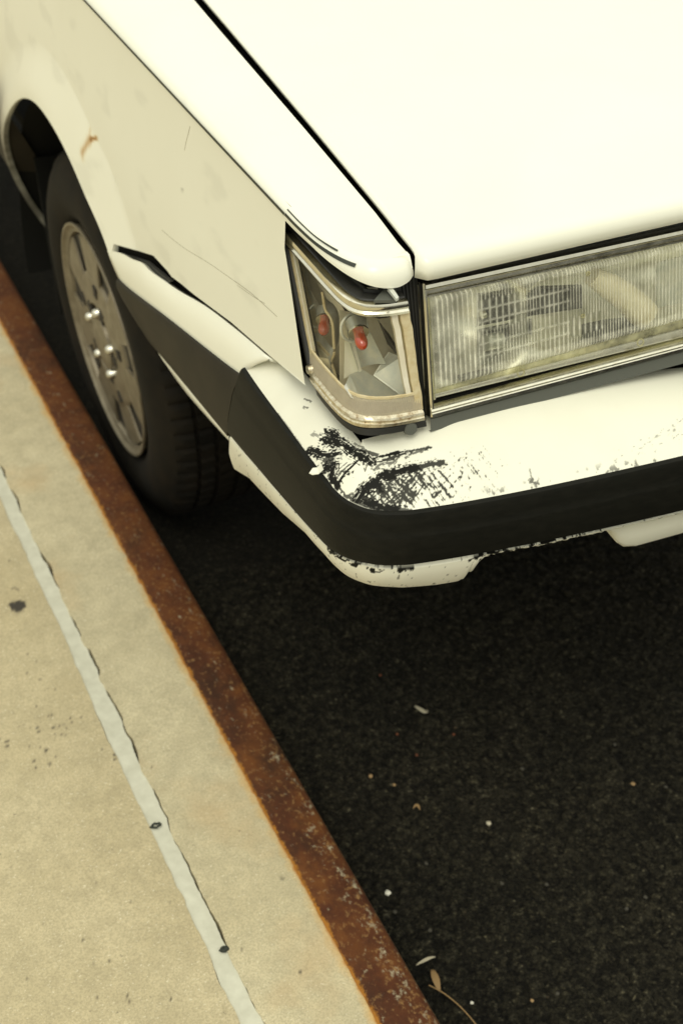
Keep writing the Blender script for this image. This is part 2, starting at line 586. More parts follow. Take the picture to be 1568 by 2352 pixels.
xin = lambda y: .4535 + .0015 * min(max(y, .5), 2.4) + edge_noise(y, 3., .0016)
seal_r = lambda y: .3365 + edge_noise(y, 11., .0042)
seal_l = lambda y: .3125 + edge_noise(y, 23., .0028) + .001 * math.sin(y * 9)
crackw = lambda y: max(0.0, .0050 * (float(fbm(y * 22, 4.4, 31)) - .36) * 3.0)

# dark spots on the pavement and kerb (old gum, tar specks), measured positions
SP = []
def spot(px, py, r, e=1.0): w = at((px, py), 2, KZ); SP.append((w[0], w[1], r, e))
for a in ((38, 1390, .0110, 1), (48, 1388, .0095, 1), (42, 1398, .0085, 1), (31, 1351, .0035, .55), (41, 1353, .0035, .55), (17, 1703, .003, .8), (17, 1716, .003, .8), (86, 1673, .0028, .8), (88, 1680, .0025, .8),
          (107, 1725, .0025, .9), (84, 1622, .002, .8), (123, 1672, .002, .9), (127, 1683, .0018, .8), (116, 1756, .0025, .8), (262, 1733, .003, .9), (264, 1745, .0026, .9),
          (236, 1720, .002, .7), (410, 412, .002, 1), (293, 2290, .0022, .9), (298, 2298, .0018, .8), (392, 2297, .0018, .9), (290, 2292, .002, .5), (350, 1762, .001, .8),
          (648, 2019, .0034, .55), (655, 2021, .002, .5), (1, 1700, .002, .5), (165, 1600, .0016, .7), (60, 2247, .0016, .9), (192, 2158, .0016, .8), (250, 2207, .0014, .8),
          (690, 2232, .0018, .8), (556, 2180, .0014, .7), (62, 1545, .0015, .7), (93, 1560, .0015, .6)):
    spot(*a)
rng = np.random.default_rng(3)
for i in range(70):
    SP.append((rng.uniform(.05, .30), rng.uniform(.75, 1.9), rng.uniform(.0006, .0015), rng.uniform(.3, .8)))
for i in range(45):   # a speckled patch
    w = at((rng.normal(110, 50), rng.normal(1690, 40)), 2, KZ)
    SP.append((w[0], w[1], rng.uniform(.0007, .0018), rng.uniform(.3, .9)))


def spots(x, y):
    s = np.zeros_like(x)
    wob = (fbm(x * 260, y * 260, 8, 2) - .5)
    for (a, b, r, e) in SP:
        d = np.hypot(x - a, y - b) + wob * r * .9
        s = np.maximum(s, e * sm(r * 1.15, r * .75, d))
    return s


strip('kerb', lambda y: seal_r(y) - .0008 + crackw(y), xin, KZ, M_KERB, 60, wob=.002, side=.03, spots=spots)['kind'] = 'structure'
strip('joint_sealant', seal_l, seal_r, KZ - .0015, M_SEAL, 8, wob=.0015, side=.02)['kind'] = 'structure'
# pavement: fine near part with spots, then the plain slab out to the horizon
strip('pavement', lambda y: -.06, lambda y: seal_l(y) + .0010 - .0020 * float(sm(.5, .75, fbm(y * 12, 2.2, 77))), KZ, M_PAVE, 150, wob=.0025, side=.02, spots=spots)['kind'] = 'structure'
v = [(-60, -6, KZ), (-.0605, -6, KZ), (-.0605, 12, KZ), (-60, 12, KZ)]
o = mesh('pavement', v, [(0, 1, 2, 3)], M_PAVE, None, False); tag(o, kind='structure')
# fill under the joint
box('kerb_bed', (-.06, -6, .0), (.455, 12, KZ - .012), M_CRACK)['kind'] = 'structure'

# steel kerb edging: top flat, rounded outer corner, face down to the road
sec = [(0.0, 0.0), (.004, .0012), (.02, .0014), (.04, .0012), (.055, .0006), (.0605, -.0016), (.0645, -.005), (.0670, -.0105), (.0675, -.05), (.0675, -.14)]
v = []
for y in ys:
    a = xin(y) + .0002
    for i, (dx, dz) in enumerate(sec):
        xx = a if i == 0 else XR - .0675 + dx
        if i == 1: xx = a + .003
        v.append((xx, y, KZ + dz + (.0005 * (float(vn(y * 40, i * 3.1, 5)) - .5) if i < 6 else 0)))
steel = mesh('kerb_steel_edging', v, [q[::-1] for q in gridf(len(ys), len(sec))][::1], M_RUST, None, True, 60)
tag(steel, 'rust brown steel edging along the concrete kerb beside the asphalt', 'kerb edging')

# ------------------------------------------------------------------ CAR
car = empty('parked_car', (1.33, 2.0, 0))
tag(car, 'white car parked at the kerb with scuffed front bumper and broken corner lamp', 'car')
CX = 1.33         # centre line
WC = np.array([.543, 1.996, .314])     # wheel centre, outer face
AC = (1.975, .31)  # arch centre (y, z)


def xside(y, z):
    """body side surface"""
    x = .490 + .010 * sm(.72, .95, z) + 1.0 * max(0., .62 - z) ** 2
    r = math.hypot(y - AC[0], z - AC[1])
    ra = arch_r(y, z)
    d = r - ra
    wdt = .085
    if d < wdt:
        k = 1 - max(d, 0) / wdt
        front = 1 - sm(1.85, 2.1, y)
        k = k * front + (k * k * (3 - 2 * k)) * (1 - front)
        x -= .0155 * k
    return float(x)


def arch_r(y, z):
    return .422 - .020 * sm(1.98, 2.25, y) + .020 * sm(1.80, 1.68, y)


GAP = [(1.004, .5705, .935), (1.02, .5715, .950), (1.10, .5755, .958), (1.28, .5825, .969), (1.65, .603, .980), (2.0, .623, .992), (2.3, .640, 1.0), (2.66, .655, 1.008)]
def gap_x(y): return float(np.interp(y, [g[0] for g in GAP], [g[1] for g in GAP]))
def gap_z(y): return float(np.interp(y, [g[0] for g in GAP], [g[2] for g in GAP]))


def top_pts(y, n=22):
    """fender crown from the hood gap out to the shoulder"""
    xg, zg = gap_x(y) - .0022 - .0022 * min(1, max(0, (y - 1.05) / .5)), gap_z(y)
    out = []
    for i in range(n):
        t = i / (n - 1)
        xx = xg + (.5045 - xg) * t
        u = (xg - xx) / (xg - .5)
        zz = .9535 + (zg - .9535) * (1 - u ** 2.2)
        out.append((xx, y, zz))
    out += [(.5018, y, .9518), (.5002, y, .9492), (.4996, y, .9462)]
    return out


_SP = [at((a_, b_), 0, x_) for a_, b_, x_ in ((722, 905, .491), (620, 819, .491), (530, 740, .4905), (440, 674, .489), (411, 653, .487), (386, 636, .486), (378, 624, .486), (342, 589, .484), (300, 577, .482), (262, 559, .480))]
def seam_z(y):     # lower edge of the fender ahead of the wheel arch
    return float(np.interp(y, [p[1] for p in _SP], [p[2] for p in _SP]))


def lower_z(y):
    if y < _SP[-1][1]:
        return seam_z(y)
    # arch opening
    zl = .30
    lo, hi = AC[1], AC[1] + .5
    if AC[0] - .42 < y < AC[0] + .402:
        for _ in range(30):
            mid = (lo + hi) / 2
            if math.hypot(y - AC[0], mid - AC[1]) < arch_r(y, mid): lo = mid
            else: hi = mid
        zl = hi
        if y > AC[0] and zl < .315: zl = .30
    else:
        zl = .385
    return zl


YF = 1.148
V, F = [], []
ycols = list(np.arange(YF, 2.30, .0075)) + list(np.linspace(2.30, 2.3769, 60)) + list(np.linspace(2.378, 2.66, 30))
NS = 74
for y in ycols:
    tp = top_pts(y)
    z1 = .9462; z0 = lower_z(y)
    V += tp
    for j in range(1, NS + 1):
        t = j / NS
        z = z1 + (z0 - z1) * t
        V.append((xside(y, z) , y, z))
nv = 25 + NS
F += gridf(len(ycols), nv)
# inward lip all along the lower edge
n0 = len(V)
for i, y in enumerate(ycols):
    p = V[i * nv + nv - 1]
    V.append((p[0] + .0015, p[1], p[2] - .0012)); V.append((p[0] + (.026 if y < 2.0 else .010), p[1], p[2] + .002))
for i in range(len(ycols) - 1):
    a = i * nv + nv - 1; b = (i + 1) * nv + nv - 1
    F.append((a, b, n0 + 2 * (i + 1), n0 + 2 * i)); F.append((n0 + 2 * i, n0 + 2 * (i + 1), n0 + 2 * (i + 1) + 1, n0 + 2 * i + 1))
# lower front piece between lamp and last column
lamp_y = lambda z: 1.0775 + (z - .795) * .58
K0 = 26
n1 = len(V)
colS = [V[k] for k in range(K0, nv)]
for (x_, _, z) in colS:
    ye = min(lamp_y(z) + .0015, YF - .0008)
    for k in range(7):
        t = k / 6
        y = YF + (ye - YF) * t
        V.append((xside(YF, z), y, max(z, seam_z(y)) if k else z))
F += gridf(len(colS), 7, n1)
# nose: outline curve of its lower front edge, a rolled border, then spokes in to the hood gap
EO = cr([(.5700, 1.013, .9365), (.5625, 1.0085, .9335), (.551, 1.0070, .931), (.537, 1.0095, .932), (.525, 1.016, .9345), (.5145, 1.030, .9375), (.5070, 1.052, .9400), (.5020, 1.082, .9415), (.4998, 1.12, .9420), (.4996, YF, .9420)], 90)
NSP = 90; NQ = 12; NT_ = 15
n2 = len(V)
def nose_pt(i, q):
    a = i / (NSP - 1)
    e = EO[i]; tg = EO[min(i + 1, NSP - 1)] - EO[max(i - 1, 0)]; tg[2] = 0; tg /= np.linalg.norm(tg)
    inw = np.array([-tg[1], tg[0], 0.])
    if inw[0] * (.54 - e[0]) + inw[1] * (1.10 - e[1]) < 0: inw = -inw
    rh = .011 * (1 - sm(.25, .75, a)) + .0055
    zs = .9525 + .001 * a
    p = e + inw * rh * (1 - math.cos(q))
    p[2] = e[2] + (zs - e[2]) * math.sin(q)
    return p
for i in range(NSP):
    a = i / (NSP - 1)
    e = EO[i]
    inn = nose_pt(i, math.pi / 2)
    V.append(tuple(nose_pt(i, 0) + (nose_pt(i, 1.5) - nose_pt(i, 0)) * np.array([.6, .6, 0]) + np.array([0, 0, -.002])))
    for k in range(NQ): V.append(tuple(nose_pt(i, math.pi / 2 * k / (NQ - 1))))
    yg = 1.0135 + (YF - 1.0135) * a ** 1.15
    g = np.array([gap_x(yg) - .0022 - .0022 * min(1, max(0, (yg - 1.05) / .5)), yg, gap_z(yg)])
    if i < 14: g[2] = max(g[2], .9365 + (.9535 - .9365) * min(1, i / 8) ** .5)
    for k in range(1, NT_):
        t = k / (NT_ - 1)
        p = inn + (g - inn) * t
        p[2] = inn[2] + (max(g[2], inn[2] if i > 10 else 0) - inn[2]) * (1 - (1 - t) ** 2.2)
        V.append(tuple(p))
# blend the last rings into the first fender column so the panel is continuous
RN = NQ + NT_
colr = np.array(V[0:RN][::-1]); ringl = np.array(V[-RN:]); dif = colr - ringl
for i in range(NSP):
    w = float(sm(.45, 1.0, i / (NSP - 1)))
    for k in range(RN):
        V[n2 + i * RN + k] = tuple(np.array(V[n2 + i * RN + k]) + dif[k] * w)
F += [q[::-1] for q in gridf(NSP, RN, n2)]
VA = np.array(V)
# rust bloom and scratches on the side panel: distance to measured strokes in (y, z)
def seg_d(Y, Z, a, b):
    a = np.array(a); b = np.array(b)
    d = b - a; L = d @ d
    t = np.clip(((Y - a[0]) * d[0] + (Z - a[1]) * d[1]) / L, 0, 1)
    return np.hypot(Y - a[0] - t * d[0], Z - a[1] - t * d[1])
def side_yz(px, py, x=.491): w = at((px, py), 0, x); return (w[1], w[2])
Yv, Zv = VA[:, 1], VA[:, 2]
rust_a = np.zeros(len(VA)); dirt_shade_a = np.zeros(len(VA))
nz = fbm(Yv * 60, Zv * 60, 2)
for a, b, w_, s_ in (((200, 322), (194, 350), .007, .55), ((202, 322), (212, 318), .004, .9), ((198, 300), (202, 330), .006, .35), ((193, 352), (198, 365), .005, .3)):
    d = seg_d(Yv, Zv, side_yz(*a, .485), side_yz(*b, .485))
    rust_a = np.maximum(rust_a, s_ * sm(w_ * 1.6, 0, d + (nz - .5) * .006))
side = VA[:, 0] < .503
for a, b, w_, s_ in (((410, 437), (411, 441), .0035, .5),
                     ((205, 425), (218, 432), .008, .18)):
    d = seg_d(Yv, Zv, side_yz(*a), side_yz(*b))
    dirt_shade_a = np.maximum(dirt_shade_a, s_ * sm(w_, 0, d) * side)
arch_shade = sm(2.12, 2.30, Yv) * sm(.70, .58, Zv) * .95  # painted shade, darkens the low rear part of the arch lip
dirt_shade_a = np.maximum(dirt_shade_a, arch_shade * (.6 + .6 * nz))
dirt_shade_a = np.maximum(dirt_shade_a, side * .10 * sm(.62, .80, fbm(Yv * 14, Zv * 30, 23)))
fender = mesh('fender', VA, F, M_PAINT, car, True, 50, attrs={'rust': rust_a, 'dirt_shade': dirt_shade_a}, merge=.00005)

# long hair scratches: thin shallow dark scores following the panel
def on_side(px, py, lift=.0009):
    x = .49
    for _ in range(6):
        w = at((px, py), 0, x)
        x = xside(w[1], w[2]) - lift
    return at((px, py), 0, x)
t = NT('scratch_score', (.34, .31, .22), .7); M_SCR = t.m
for k, (pts, rad) in enumerate(((((372, 528), (400, 552), (430, 574), (470, 598), (500, 618), (545, 650)), .00028), (((540, 646), (575, 672), (610, 703), (636, 727)), .00034), (((545, 655), (580, 680), (608, 697)), .00022), (((437, 290), (428, 325), (424, 345)), .00025))):
    tube('scratch', cr([on_side(*p, .0001) for p in pts], 30), rad, M_SCR, fender, n=5)

# pinstripes along the shoulder
def stripe(name, p0, p1, zc, wd, mat, y0, y1):
    n = 90; v = []
    for i in range(n):
        y = y0 + (y1 - y0) * i / (n - 1)
        xo = .4988 if y > 1.1 else .4988 + .0
        v.append((xo - .0006 if zc < .951 else .5012, y, zc - wd / 2)); v.append((xo - .0004, y, zc + wd / 2))
    return v

# ------------------------------------------------------------------ hood
V, F = [], []
hx = np.r_[np.linspace(0, .06, 14), np.linspace(.075, 1, 40)]
hy = np.r_[1.0035, 1.0040, 1.006, 1.009, 1.014, 1.022, 1.035, 1.05, np.linspace(1.09, 2.3, 40)]
hz_front = [-.018, -.009, -.0045, -.002, -.0008, -.0002, 0, 0]
ny = len(hy)
HX0 = lambda y: gap_x(y) + .0022 + .0024 * min(1, max(0, (y - 1.05) / .5))
for t_ in hx:
    for k, y in enumerate(hy):
        xa = HX0(y); xb = 2 * CX - xa
        x_ = xa + (xb - xa) * t_
        z_ = float(np.interp(y, [1.004, 1.05, 1.10, 1.28, 1.65, 2.3], [.9535, .9555, .9585, .9695, .9810, 1.0]))
        z_ += .022 * math.sin(math.pi * t_) * min(1, (y - 1.0) * 3 + .42)
        if k < 8: z_ += hz_front[k]
        # rounded plan corner at the front
        yy = y
        cr_ = x_ - xa
        if cr_ < .010: yy = y + (.010 - math.sqrt(max(0, .010 ** 2 - (.010 - cr_) ** 2))) * max(0, 1 - (y - 1.0) / .04)
        V.append((x_, yy, z_))
F = [q[::-1] for q in gridf(len(hx), ny)]
hood = mesh('hood', V, F, M_PAINT, car, True, 60)
sol = hood.modifiers.new('thickness', 'SOLIDIFY'); sol.thickness = .004; sol.offset = -1

# dark rain channel under the gap and the inner wing, hiding the engine bay
V = []
for y in np.linspace(1.03, 2.6, 40):
    xg, zg = gap_x(y), gap_z(y)
    V += [(xg - .03, y, zg - .022), (xg + .03, y, zg - .022)]
mesh('rain_channel', V, gridf(40, 2), M_VOID, car)
box('inner_panel', (.62, 1.10, .56), (2 * CX - .60, 1.12, .92), M_VOID, car)

# pinstripes: thin tape on the fender
def tape(name, pix, half, x_of, mat):
    v = []
    for (px_, py_) in cr([(p[0], p[1], 0) for p in pix], 60)[:, :2]:
        w_ = at((px_, py_), 0, x_of)
        v.append((w_[0] - .0007, w_[1], w_[2] - half)); v.append((w_[0] - .0005, w_[1], w_[2] + half))
    return v
def tape_side(name, y0, y1, zf, half, mat, taper=0):
    n = 100; v = []; f = []
    for i in range(n):
        y = y0 + (y1 - y0) * i / (n - 1)
        z = zf(y)
        for dz in (-half, half):
            zz_ = z + dz
            # surface point at this height near the shoulder
            prof = [(.4996, .9462), (.5002, .9492), (.5018, .9518), (.5045, .9535), (.512, .9555)]
            x_ = float(np.interp(zz_, [p[1] for p in prof], [p[0] for p in prof])) if zz_ > .9462 else xside(y, zz_)
            v.append((x_ - .0008, y, zz_ + .0004))
    return mesh(name, v, gridf(n, 2), mat, fender, True)
tape_side('pinstripe', YF, 2.62, lambda y: .9480, .0014, M_STRIPE)
V = []; n = 100
idx = [i for i in range(NSP) if EO[i][1] > 1.028 and EO[i][0] < .53]
def nose_at(i, z):
    e = EO[i]; zs = .9525 + .001 * i / (NSP - 1)
    q = math.asin(min(1, max(-1, (z - e[2]) / (zs - e[2]))))
    p = nose_pt(i, q); return p
for i in idx:
    for z_ in (.9466, .9494):
        p = nose_at(i, z_); V.append((p[0] - .0008, p[1] - .0003, p[2] + .0005))
mesh('pinstripe', V, gridf(len(idx), 2), M_STRIPE, fender)
V = []
i2 = [i for i in range(NSP) if EO[i][1] > 1.052]
for i in i2:
    for q_ in (1.02, 1.20):
        p = nose_pt(i, q_)
        V.append((p[0] - .0004, p[1] - .0002, p[2] + .0009))
mesh('pinstripe', V, gridf(len(i2), 2), M_STRIPE, fender)
V = []
for i in range(n):
    y = YF + (2.62 - YF) * i / (n - 1)
    for xx in (.5060, .5070):
        V.append((xx, y, .9549))
mesh('pinstripe', V, gridf(n, 2), M_STRIPE_F, fender)['label'] = 'worn faint upper pinstripe'

# ------------------------------------------------------------------ bumper
EDGE = [(.4790, 1.206), (.4775, 1.16), (.4770, 1.098), (.4762, 1.03), (.4765, 1.000), (.4785, .972), (.4845, .9500), (.5000, .9285), (.519, .9190), (.5385, .9135), (.598, .9045), (.690, .8950), (.822, .8860), (.98, .880), (1.33, .876)]
EDGE = EDGE + [(2 * CX - a, b) for a, b in EDGE[-2::-1]]
path = cr([(a, b, 0) for a, b in EDGE], 2600)[:, :2]
sarc = np.r_[0, np.cumsum(np.linalg.norm(np.diff(path, axis=0), axis=1))]
L = sarc[-1]
ss = np.r_[np.arange(0, .78, .0008), np.arange(.79, L - .0001, .012), L]
PX = np.interp(ss, sarc, path[:, 0]); PY = np.interp(ss, sarc, path[:, 1])
def path_pn(s):
    x_ = np.interp(s, sarc, path[:, 0]); y_ = np.interp(s, sarc, path[:, 1])
    e = .004
    tx = np.interp(np.minimum(s + e, L), sarc, path[:, 0]) - np.interp(np.maximum(s - e, 0), sarc, path[:, 0])
    ty = np.interp(np.minimum(s + e, L), sarc, path[:, 1]) - np.interp(np.maximum(s - e, 0), sarc, path[:, 1])
    l = np.hypot(tx, ty)
    return x_, y_, ty / l, -tx / l     # outward normal (left of travel is inside)
X0, Y0, NX, NY = path_pn(ss)
depth = .034 + .026 * sm(.21, .30, ss) + .034 * sm(.295, .36, ss) - .026 * sm(L - .30, L - .21, ss) - .034 * sm(L - .36, L - .295, ss)      # how far the shelf runs in under the lamps
shelf_t = np.linspace(1, 0, 118)
lip_torn = sm(.372, .405, ss + .012 * (fbm(ss * 120, ss * 0, 9) - .5))      # lower lip broken away from here on
secs = []
def sec_pt(o, z): secs.append((X0 + NX * o, Y0 + NY * o, z + 0 * X0))
zsl = .0
for t_ in shelf_t:
    ix_ = np.where(ss < L / 2, np.maximum(X0, .517), np.minimum(X0, 2 * CX - .517)); iy_ = np.maximum(Y0, .998)
    top = .7445 + (.031 + .014 * sm(.32, .40, ss)) * (1 - (1 - t_) ** 1.7) * (.85 + .15 * sm(.2, .3, ss)) - .049 * sm(.44, .92, ss) * t_ ** 1.5
    secs.append((X0 + (ix_ - X0) * t_, Y0 + (iy_ - Y0) * t_, top))
def s_mirror(s_): return np.minimum(s_, L - s_)
sm_ = s_mirror(ss)
ZBOT = lambda q: np.interp(q, [0, .07, .2, .28, .40, .55, .75, 1.2], [.637, .652, .673, .6835, .682, .679, .676, .674])
ZLIP = lambda q: np.interp(q, [0, .033, .095, .163, .21, .29, .35, .4], [.575, .596, .615, .636, .643, .647, .641, .640])
zb_s = ZBOT(sm_)
for k_ in (.0, .15, .5, .9, 1.0):
    secs.append((X0 + NX * .0013, Y0 + NY * .0013, .7425 + (zb_s + .003 - .7425) * k_))
tz = lip_torn
jag = .006 * (fbm(ss * 300, ss * 0 + 3, 5) - .5) * (tz > .02)
low = ZLIP(sm_) * (1 - tz) + (zb_s - .0120) * tz + jag
secs.append((X0 + NX * .001, Y0 + NY * .001, zb_s - .003))
for k in np.linspace(.06, 1, 18):
    inn = .0055 - .003 * k - .006 * k ** 3
    secs.append((X0 + NX * inn, Y0 + NY * inn, zb_s - .004 + (low - zb_s + .004) * k))
secs.append((X0 - NX * .045, Y0 - NY * .045, low + .003))
ns = len(secs)
VB = np.zeros((len(ss), ns, 3))
for k, (a, b, z_) in enumerate(secs):
    VB[:, k, 0] = a; VB[:, k, 1] = b + .036 * np.clip((.742 - z_) / .11, 0, 1.3) * np.clip(1 - ss / .10, 0, 1); VB[:, k, 2] = z_
VB = VB.reshape(-1, 3)
# --- scuffs where black plastic shows through the paint. Strokes were measured on the shelf
def P2(cx, cy): return (631.6 + cx * .29297, 890 + cy * .29297)
def shelf_xy(px, py, z=.757):
    w = at((px, py), 2, z); return (w[0], w[1])
strokes = [  # points, half width (m), strength
    ([(400, 345), (440, 355), (470, 385)], .0045, 1.0), ([(385, 405), (430, 425), (480, 445)], .0050, 1.0), ([(450, 400), (530, 440), (610, 500), (700, 545), (750, 585)], .0055, 1.1),
    ([(600, 480), (680, 500), (790, 535)], .0026, .9), ([(260, 495), (320, 500), (350, 520)], .0042, 1.), ([(360, 520), (430, 530), (490, 520)], .0055, 1.),
    ([(400, 560), (440, 590)], .0040, .9), ([(350, 655), (400, 620), (460, 610), (440, 690)], .0062, 1.3), ([(440, 690), (480, 740), (490, 770)], .0032, 1.),
    ([(650, 870), (690, 810), (760, 750), (830, 700), (920, 680)], .0062, 1.25), ([(830, 700), (920, 670), (1020, 640), (1120, 625)], .0048, 1.2), ([(1100, 625), (1210, 605), (1310, 595)], .0034, .95),
    ([(700, 790), (800, 770), (830, 800)], .0055, 1.1), ([(700, 880), (780, 920), (860, 950), (960, 955)], .0042, 1.0), ([(860, 965), (950, 985), (1060, 985)], .0022, .9),
    ([(730, 590), (800, 545), (900, 530), (990, 505)], .0020, 1.0), ([(750, 600), (840, 575), (930, 550), (1000, 515), (1100, 490), (1210, 475)], .0021, .95),
    ([(780, 640), (830, 600), (920, 590), (960, 550)], .0018, .8), ([(1020, 550), (1080, 515), (1180, 485)], .0014, .8), ([(640, 580), (570, 650), (510, 730), (490, 760)], .0016, 1.1),
    ([(590, 600), (530, 650), (480, 720)], .0009, .9), ([(560, 590), (500, 640), (470, 690)], .0008, .8), ([(720, 600), (700, 650)], .0014, .8),
    ([(620, 440), (680, 465), (700, 490)], .0020, .7), ([(230, 90), (280, 110)], .0013, .75), ([(225, 150), (250, 165)], .0014, .75), ([(300, 360), (330, 380)], .0018, .6),
    ([(610, 830), (560, 860)], .0010, .8), ([(650, 820), (600, 880)], .0010, .8), ([(690, 850), (640, 890)], .0012, .8), ([(0, 225), (120, 360), (240, 520), (300, 600)], .0007, .5),
    ([(480, 760), (545, 850)], .0012, .9), ([(545, 850), (640, 900), (760, 960), (860, 990)], .0016, .9),
    ([(1990, 640), (2010, 740)], .0012, .6), ([(2020, 720), (1995, 745), (2060, 742)], .0016, .8),
]
XB, YB, ZB = VB[:, 0], VB[:, 1], VB[:, 2]
isTop = (ZB > .7425) & (YB < 1.3) & (XB < 1.0)
sel = np.where(isTop)[0]
xq, yq = XB[sel], YB[sel]
cq = (np.stack([xq, yq, ZB[sel] - CAM_H], 1)) @ M3
pq = np.stack([784 + FOC * cq[:, 0] / cq[:, 2], 1176 + FOC * cq[:, 1] / cq[:, 2]], 1)
def shelf_xy(px, py, z=0):
    k = int(np.argmin((pq[:, 0] - px) ** 2 + (pq[:, 1] - py) ** 2))
    return (xq[k], yq[k])
n1_ = fbm(xq * 260, yq * 260, 1, 4); n2_ = fbm(xq * 900, yq * 900, 6, 2)
scf = np.zeros(len(sel))
n3_ = fbm(xq * 520, yq * 520, 4, 3)
for pts, hw, st in strokes:
    P_ = np.array([shelf_xy(*P2(*p)) for p in pts])
    best = np.full(len(sel), 9.); along = np.zeros(len(sel)); across = np.zeros(len(sel)); cum = 0.
    for a, b in zip(P_[:-1], P_[1:]):
        dv_ = b - a; ln = np.hypot(*dv_); dv_ = dv_ / ln
        rx, ry = xq - a[0], yq - a[1]
        tt_ = np.clip(rx * dv_[0] + ry * dv_[1], 0, ln)
        ex, ey = rx - tt_ * dv_[0], ry - tt_ * dv_[1]
        dd = np.hypot(ex, ey); k_ = dd < best
        best = np.where(k_, dd, best); along = np.where(k_, cum + rx * dv_[0] + ry * dv_[1], along)
        across = np.where(k_, -rx * dv_[1] + ry * dv_[0], across); cum += ln
    streak = vn(along * 130 + hw * 9e3, across * 1500, 7) * .6 + vn(along * 300, across * 900, 8) * .4
    hwv = hw * (.75 + .5 * vn(along * 120, along * 0 + hw * 3e3, 19))
    e = (hwv - best) / hw + (streak - .5) * 1.7 + (n3_ - .5) * 1.5
    e = np.where(best > hw * 2.6, -1, e)
    scf = np.maximum(scf, np.minimum(1, st) * sm(-.05, .42, e))
# fine weave of scratches around the corner: two directions of hairlines inside soft blobs
cx_, cy_ = shelf_xy(*P2(960, 800)); cx2, cy2 = shelf_xy(*P2(1250, 760)); cx3, cy3 = shelf_xy(*P2(560, 660)); cx5, cy5 = shelf_xy(*P2(800, 840))
def blob(cx, cy, rx, ry, ang=0):
    dx, dy = xq - cx, yq - cy; ca, sa = math.cos(ang), math.sin(ang)
    u, v_ = (dx * ca + dy * sa) / rx, (-dx * sa + dy * ca) / ry
    return np.clip(1.25 - np.hypot(u, v_), 0, 1)
area = np.maximum.reduce([1.15 * blob(cx_, cy_, .055, .026), .75 * blob(cx2, cy2, .085, .030), .60 * blob(cx3, cy3, .022, .020), .9 * blob(cx5, cy5, .03, .02)])
warp = (fbm(xq * 30, yq * 30, 12) - .5)
ang = .35
u = xq * math.cos(ang) + yq * math.sin(ang) + warp * .006; v_ = -xq * math.sin(ang) + yq * math.cos(ang) + warp * .006
hair = np.maximum(vn(u * 820, v_ * 45, 21), vn(u * 70, v_ * 760, 22) * .90)
tex = hair * .55 + fbm(xq * 420, yq * 420, 41, 3) * .55
scf = np.maximum(scf, sm(.0, .12, tex - (.98 - .50 * area)) * (area > .02) * .95)
# long soft rub marks far to the right
cx4, cy4 = shelf_xy(1560, 985, .765)
a2 = .85 * blob(cx4, cy4, .12, .018, .12); cx6, cy6 = shelf_xy(1568, 1005, .765)
u = xq + warp * .01; v_ = yq + (xq - cx4) * -.18 + warp * .01
tex = vn(u * 190, v_ * 900, 51) * .6 + fbm(xq * 300, yq * 500, 61, 3) * .5
scf = np.maximum(scf, sm(0., .16, tex - (1.04 - .46 * a2)) * (a2 > .02) * .55)
# chipped line just above the strip
nearedge = sm(.753, .7455, ZB[sel])
chip = fbm(xq * 190, yq * 190, 71, 3)
xs_ = sm(.56, .60, xq) * sm(.95, .9, xq)
scf = np.maximum(scf, nearedge * sm(.66, .74, chip) * .7 * xs_)
scuff = np.zeros(len(VB)); scuff[sel] = np.clip(scf, 0, 1)
# specks on the lower lip
SR = np.repeat(ss, ns); lo = np.where((ZB < np.repeat(zb_s, ns) - .002) & (XB < 1.0) & (YB < 1.25))[0]
sa = SR[lo]; hz_ = ZB[lo] - ZBOT(sa) + .612
c1 = fbm(sa * 240, hz_ * 330, 81, 3)
band = sm(.594, .604, hz_) * (sm(.20, .24, sa) * sm(.34, .30, sa) + sm(.36, .40, sa) * sm(.56, .50, sa) * 1.05)
scuff[lo] = np.maximum(scuff[lo], sm(.50, .56, c1 * (.55 + .55 * band)) * (band > .03))
scuff[lo] = np.maximum(scuff[lo], .7 * sm(.74, .80, c1))
torn_edge = sm(.02, .4, lip_torn) * sm(.999, .6, lip_torn)
dirtb = np.zeros(len(VB)); dirtb[lo] = .30 * sm(.605, .588, hz_)
dirtb[sel] = .35 * sm(.9, .0, np.clip((1.2 - yq) * 4 + 5 * (xq - .478), 0, 1)) * fbm(xq * 40, yq * 40, 14)
bumper = mesh('front_bumper', VB, [q[::-1] for q in gridf(len(ss), ns)], M_BUMP, car, True, 60, attrs={'scuff': scuff, 'dirt_shade': dirtb})
bumper['label'] = 'white painted bumper with black scuffs at its corner'

# rub strip
SS = np.r_[np.arange(0, .8, .004), np.arange(.82, L - .001, .03), L]
a, b, nx_, ny_ = path_pn(SS)
prof = [(-.002, .7448), (.0035, .7445), (.0070, .7432), (.0095, .7395), (.0120, .724), (.0138, .708), (.0150, .7035), (.0160, .697), (.0172, .66), (.0172, .628), (.0160, .6175), (.0115, .6125), (.0, .6118), (-.004, .6118)]
V = []
for i in range(len(SS)):
    dip = .0012 * sm(.215, .235, SS[i]) * sm(.29, .27, SS[i])
    q_ = min(SS[i], L - SS[i]); zb0 = float(ZBOT(q_))
    for o_, z_ in prof:
        zz_ = z_ if z_ > .73 else .73 + (z_ - .73) * (.73 - zb0) / (.73 - .6118)
        sk = .036 * min(1.3, max(0, (.742 - zz_) / .11)) * max(0, 1 - SS[i] / .10)
        V.append((a[i] + nx_[i] * o_ * .62, b[i] + ny_[i] * o_ * .62 + sk, zz_ - dip))
F = [q[::-1] for q in gridf(len(SS), len(prof))]
F.append(tuple(range(len(prof)))); F.append(tuple((len(SS) - 1) * len(prof) + k for k in range(len(prof)))[::-1])
mesh('rub_strip', V, F, M_STRIP, bumper, True, 35)
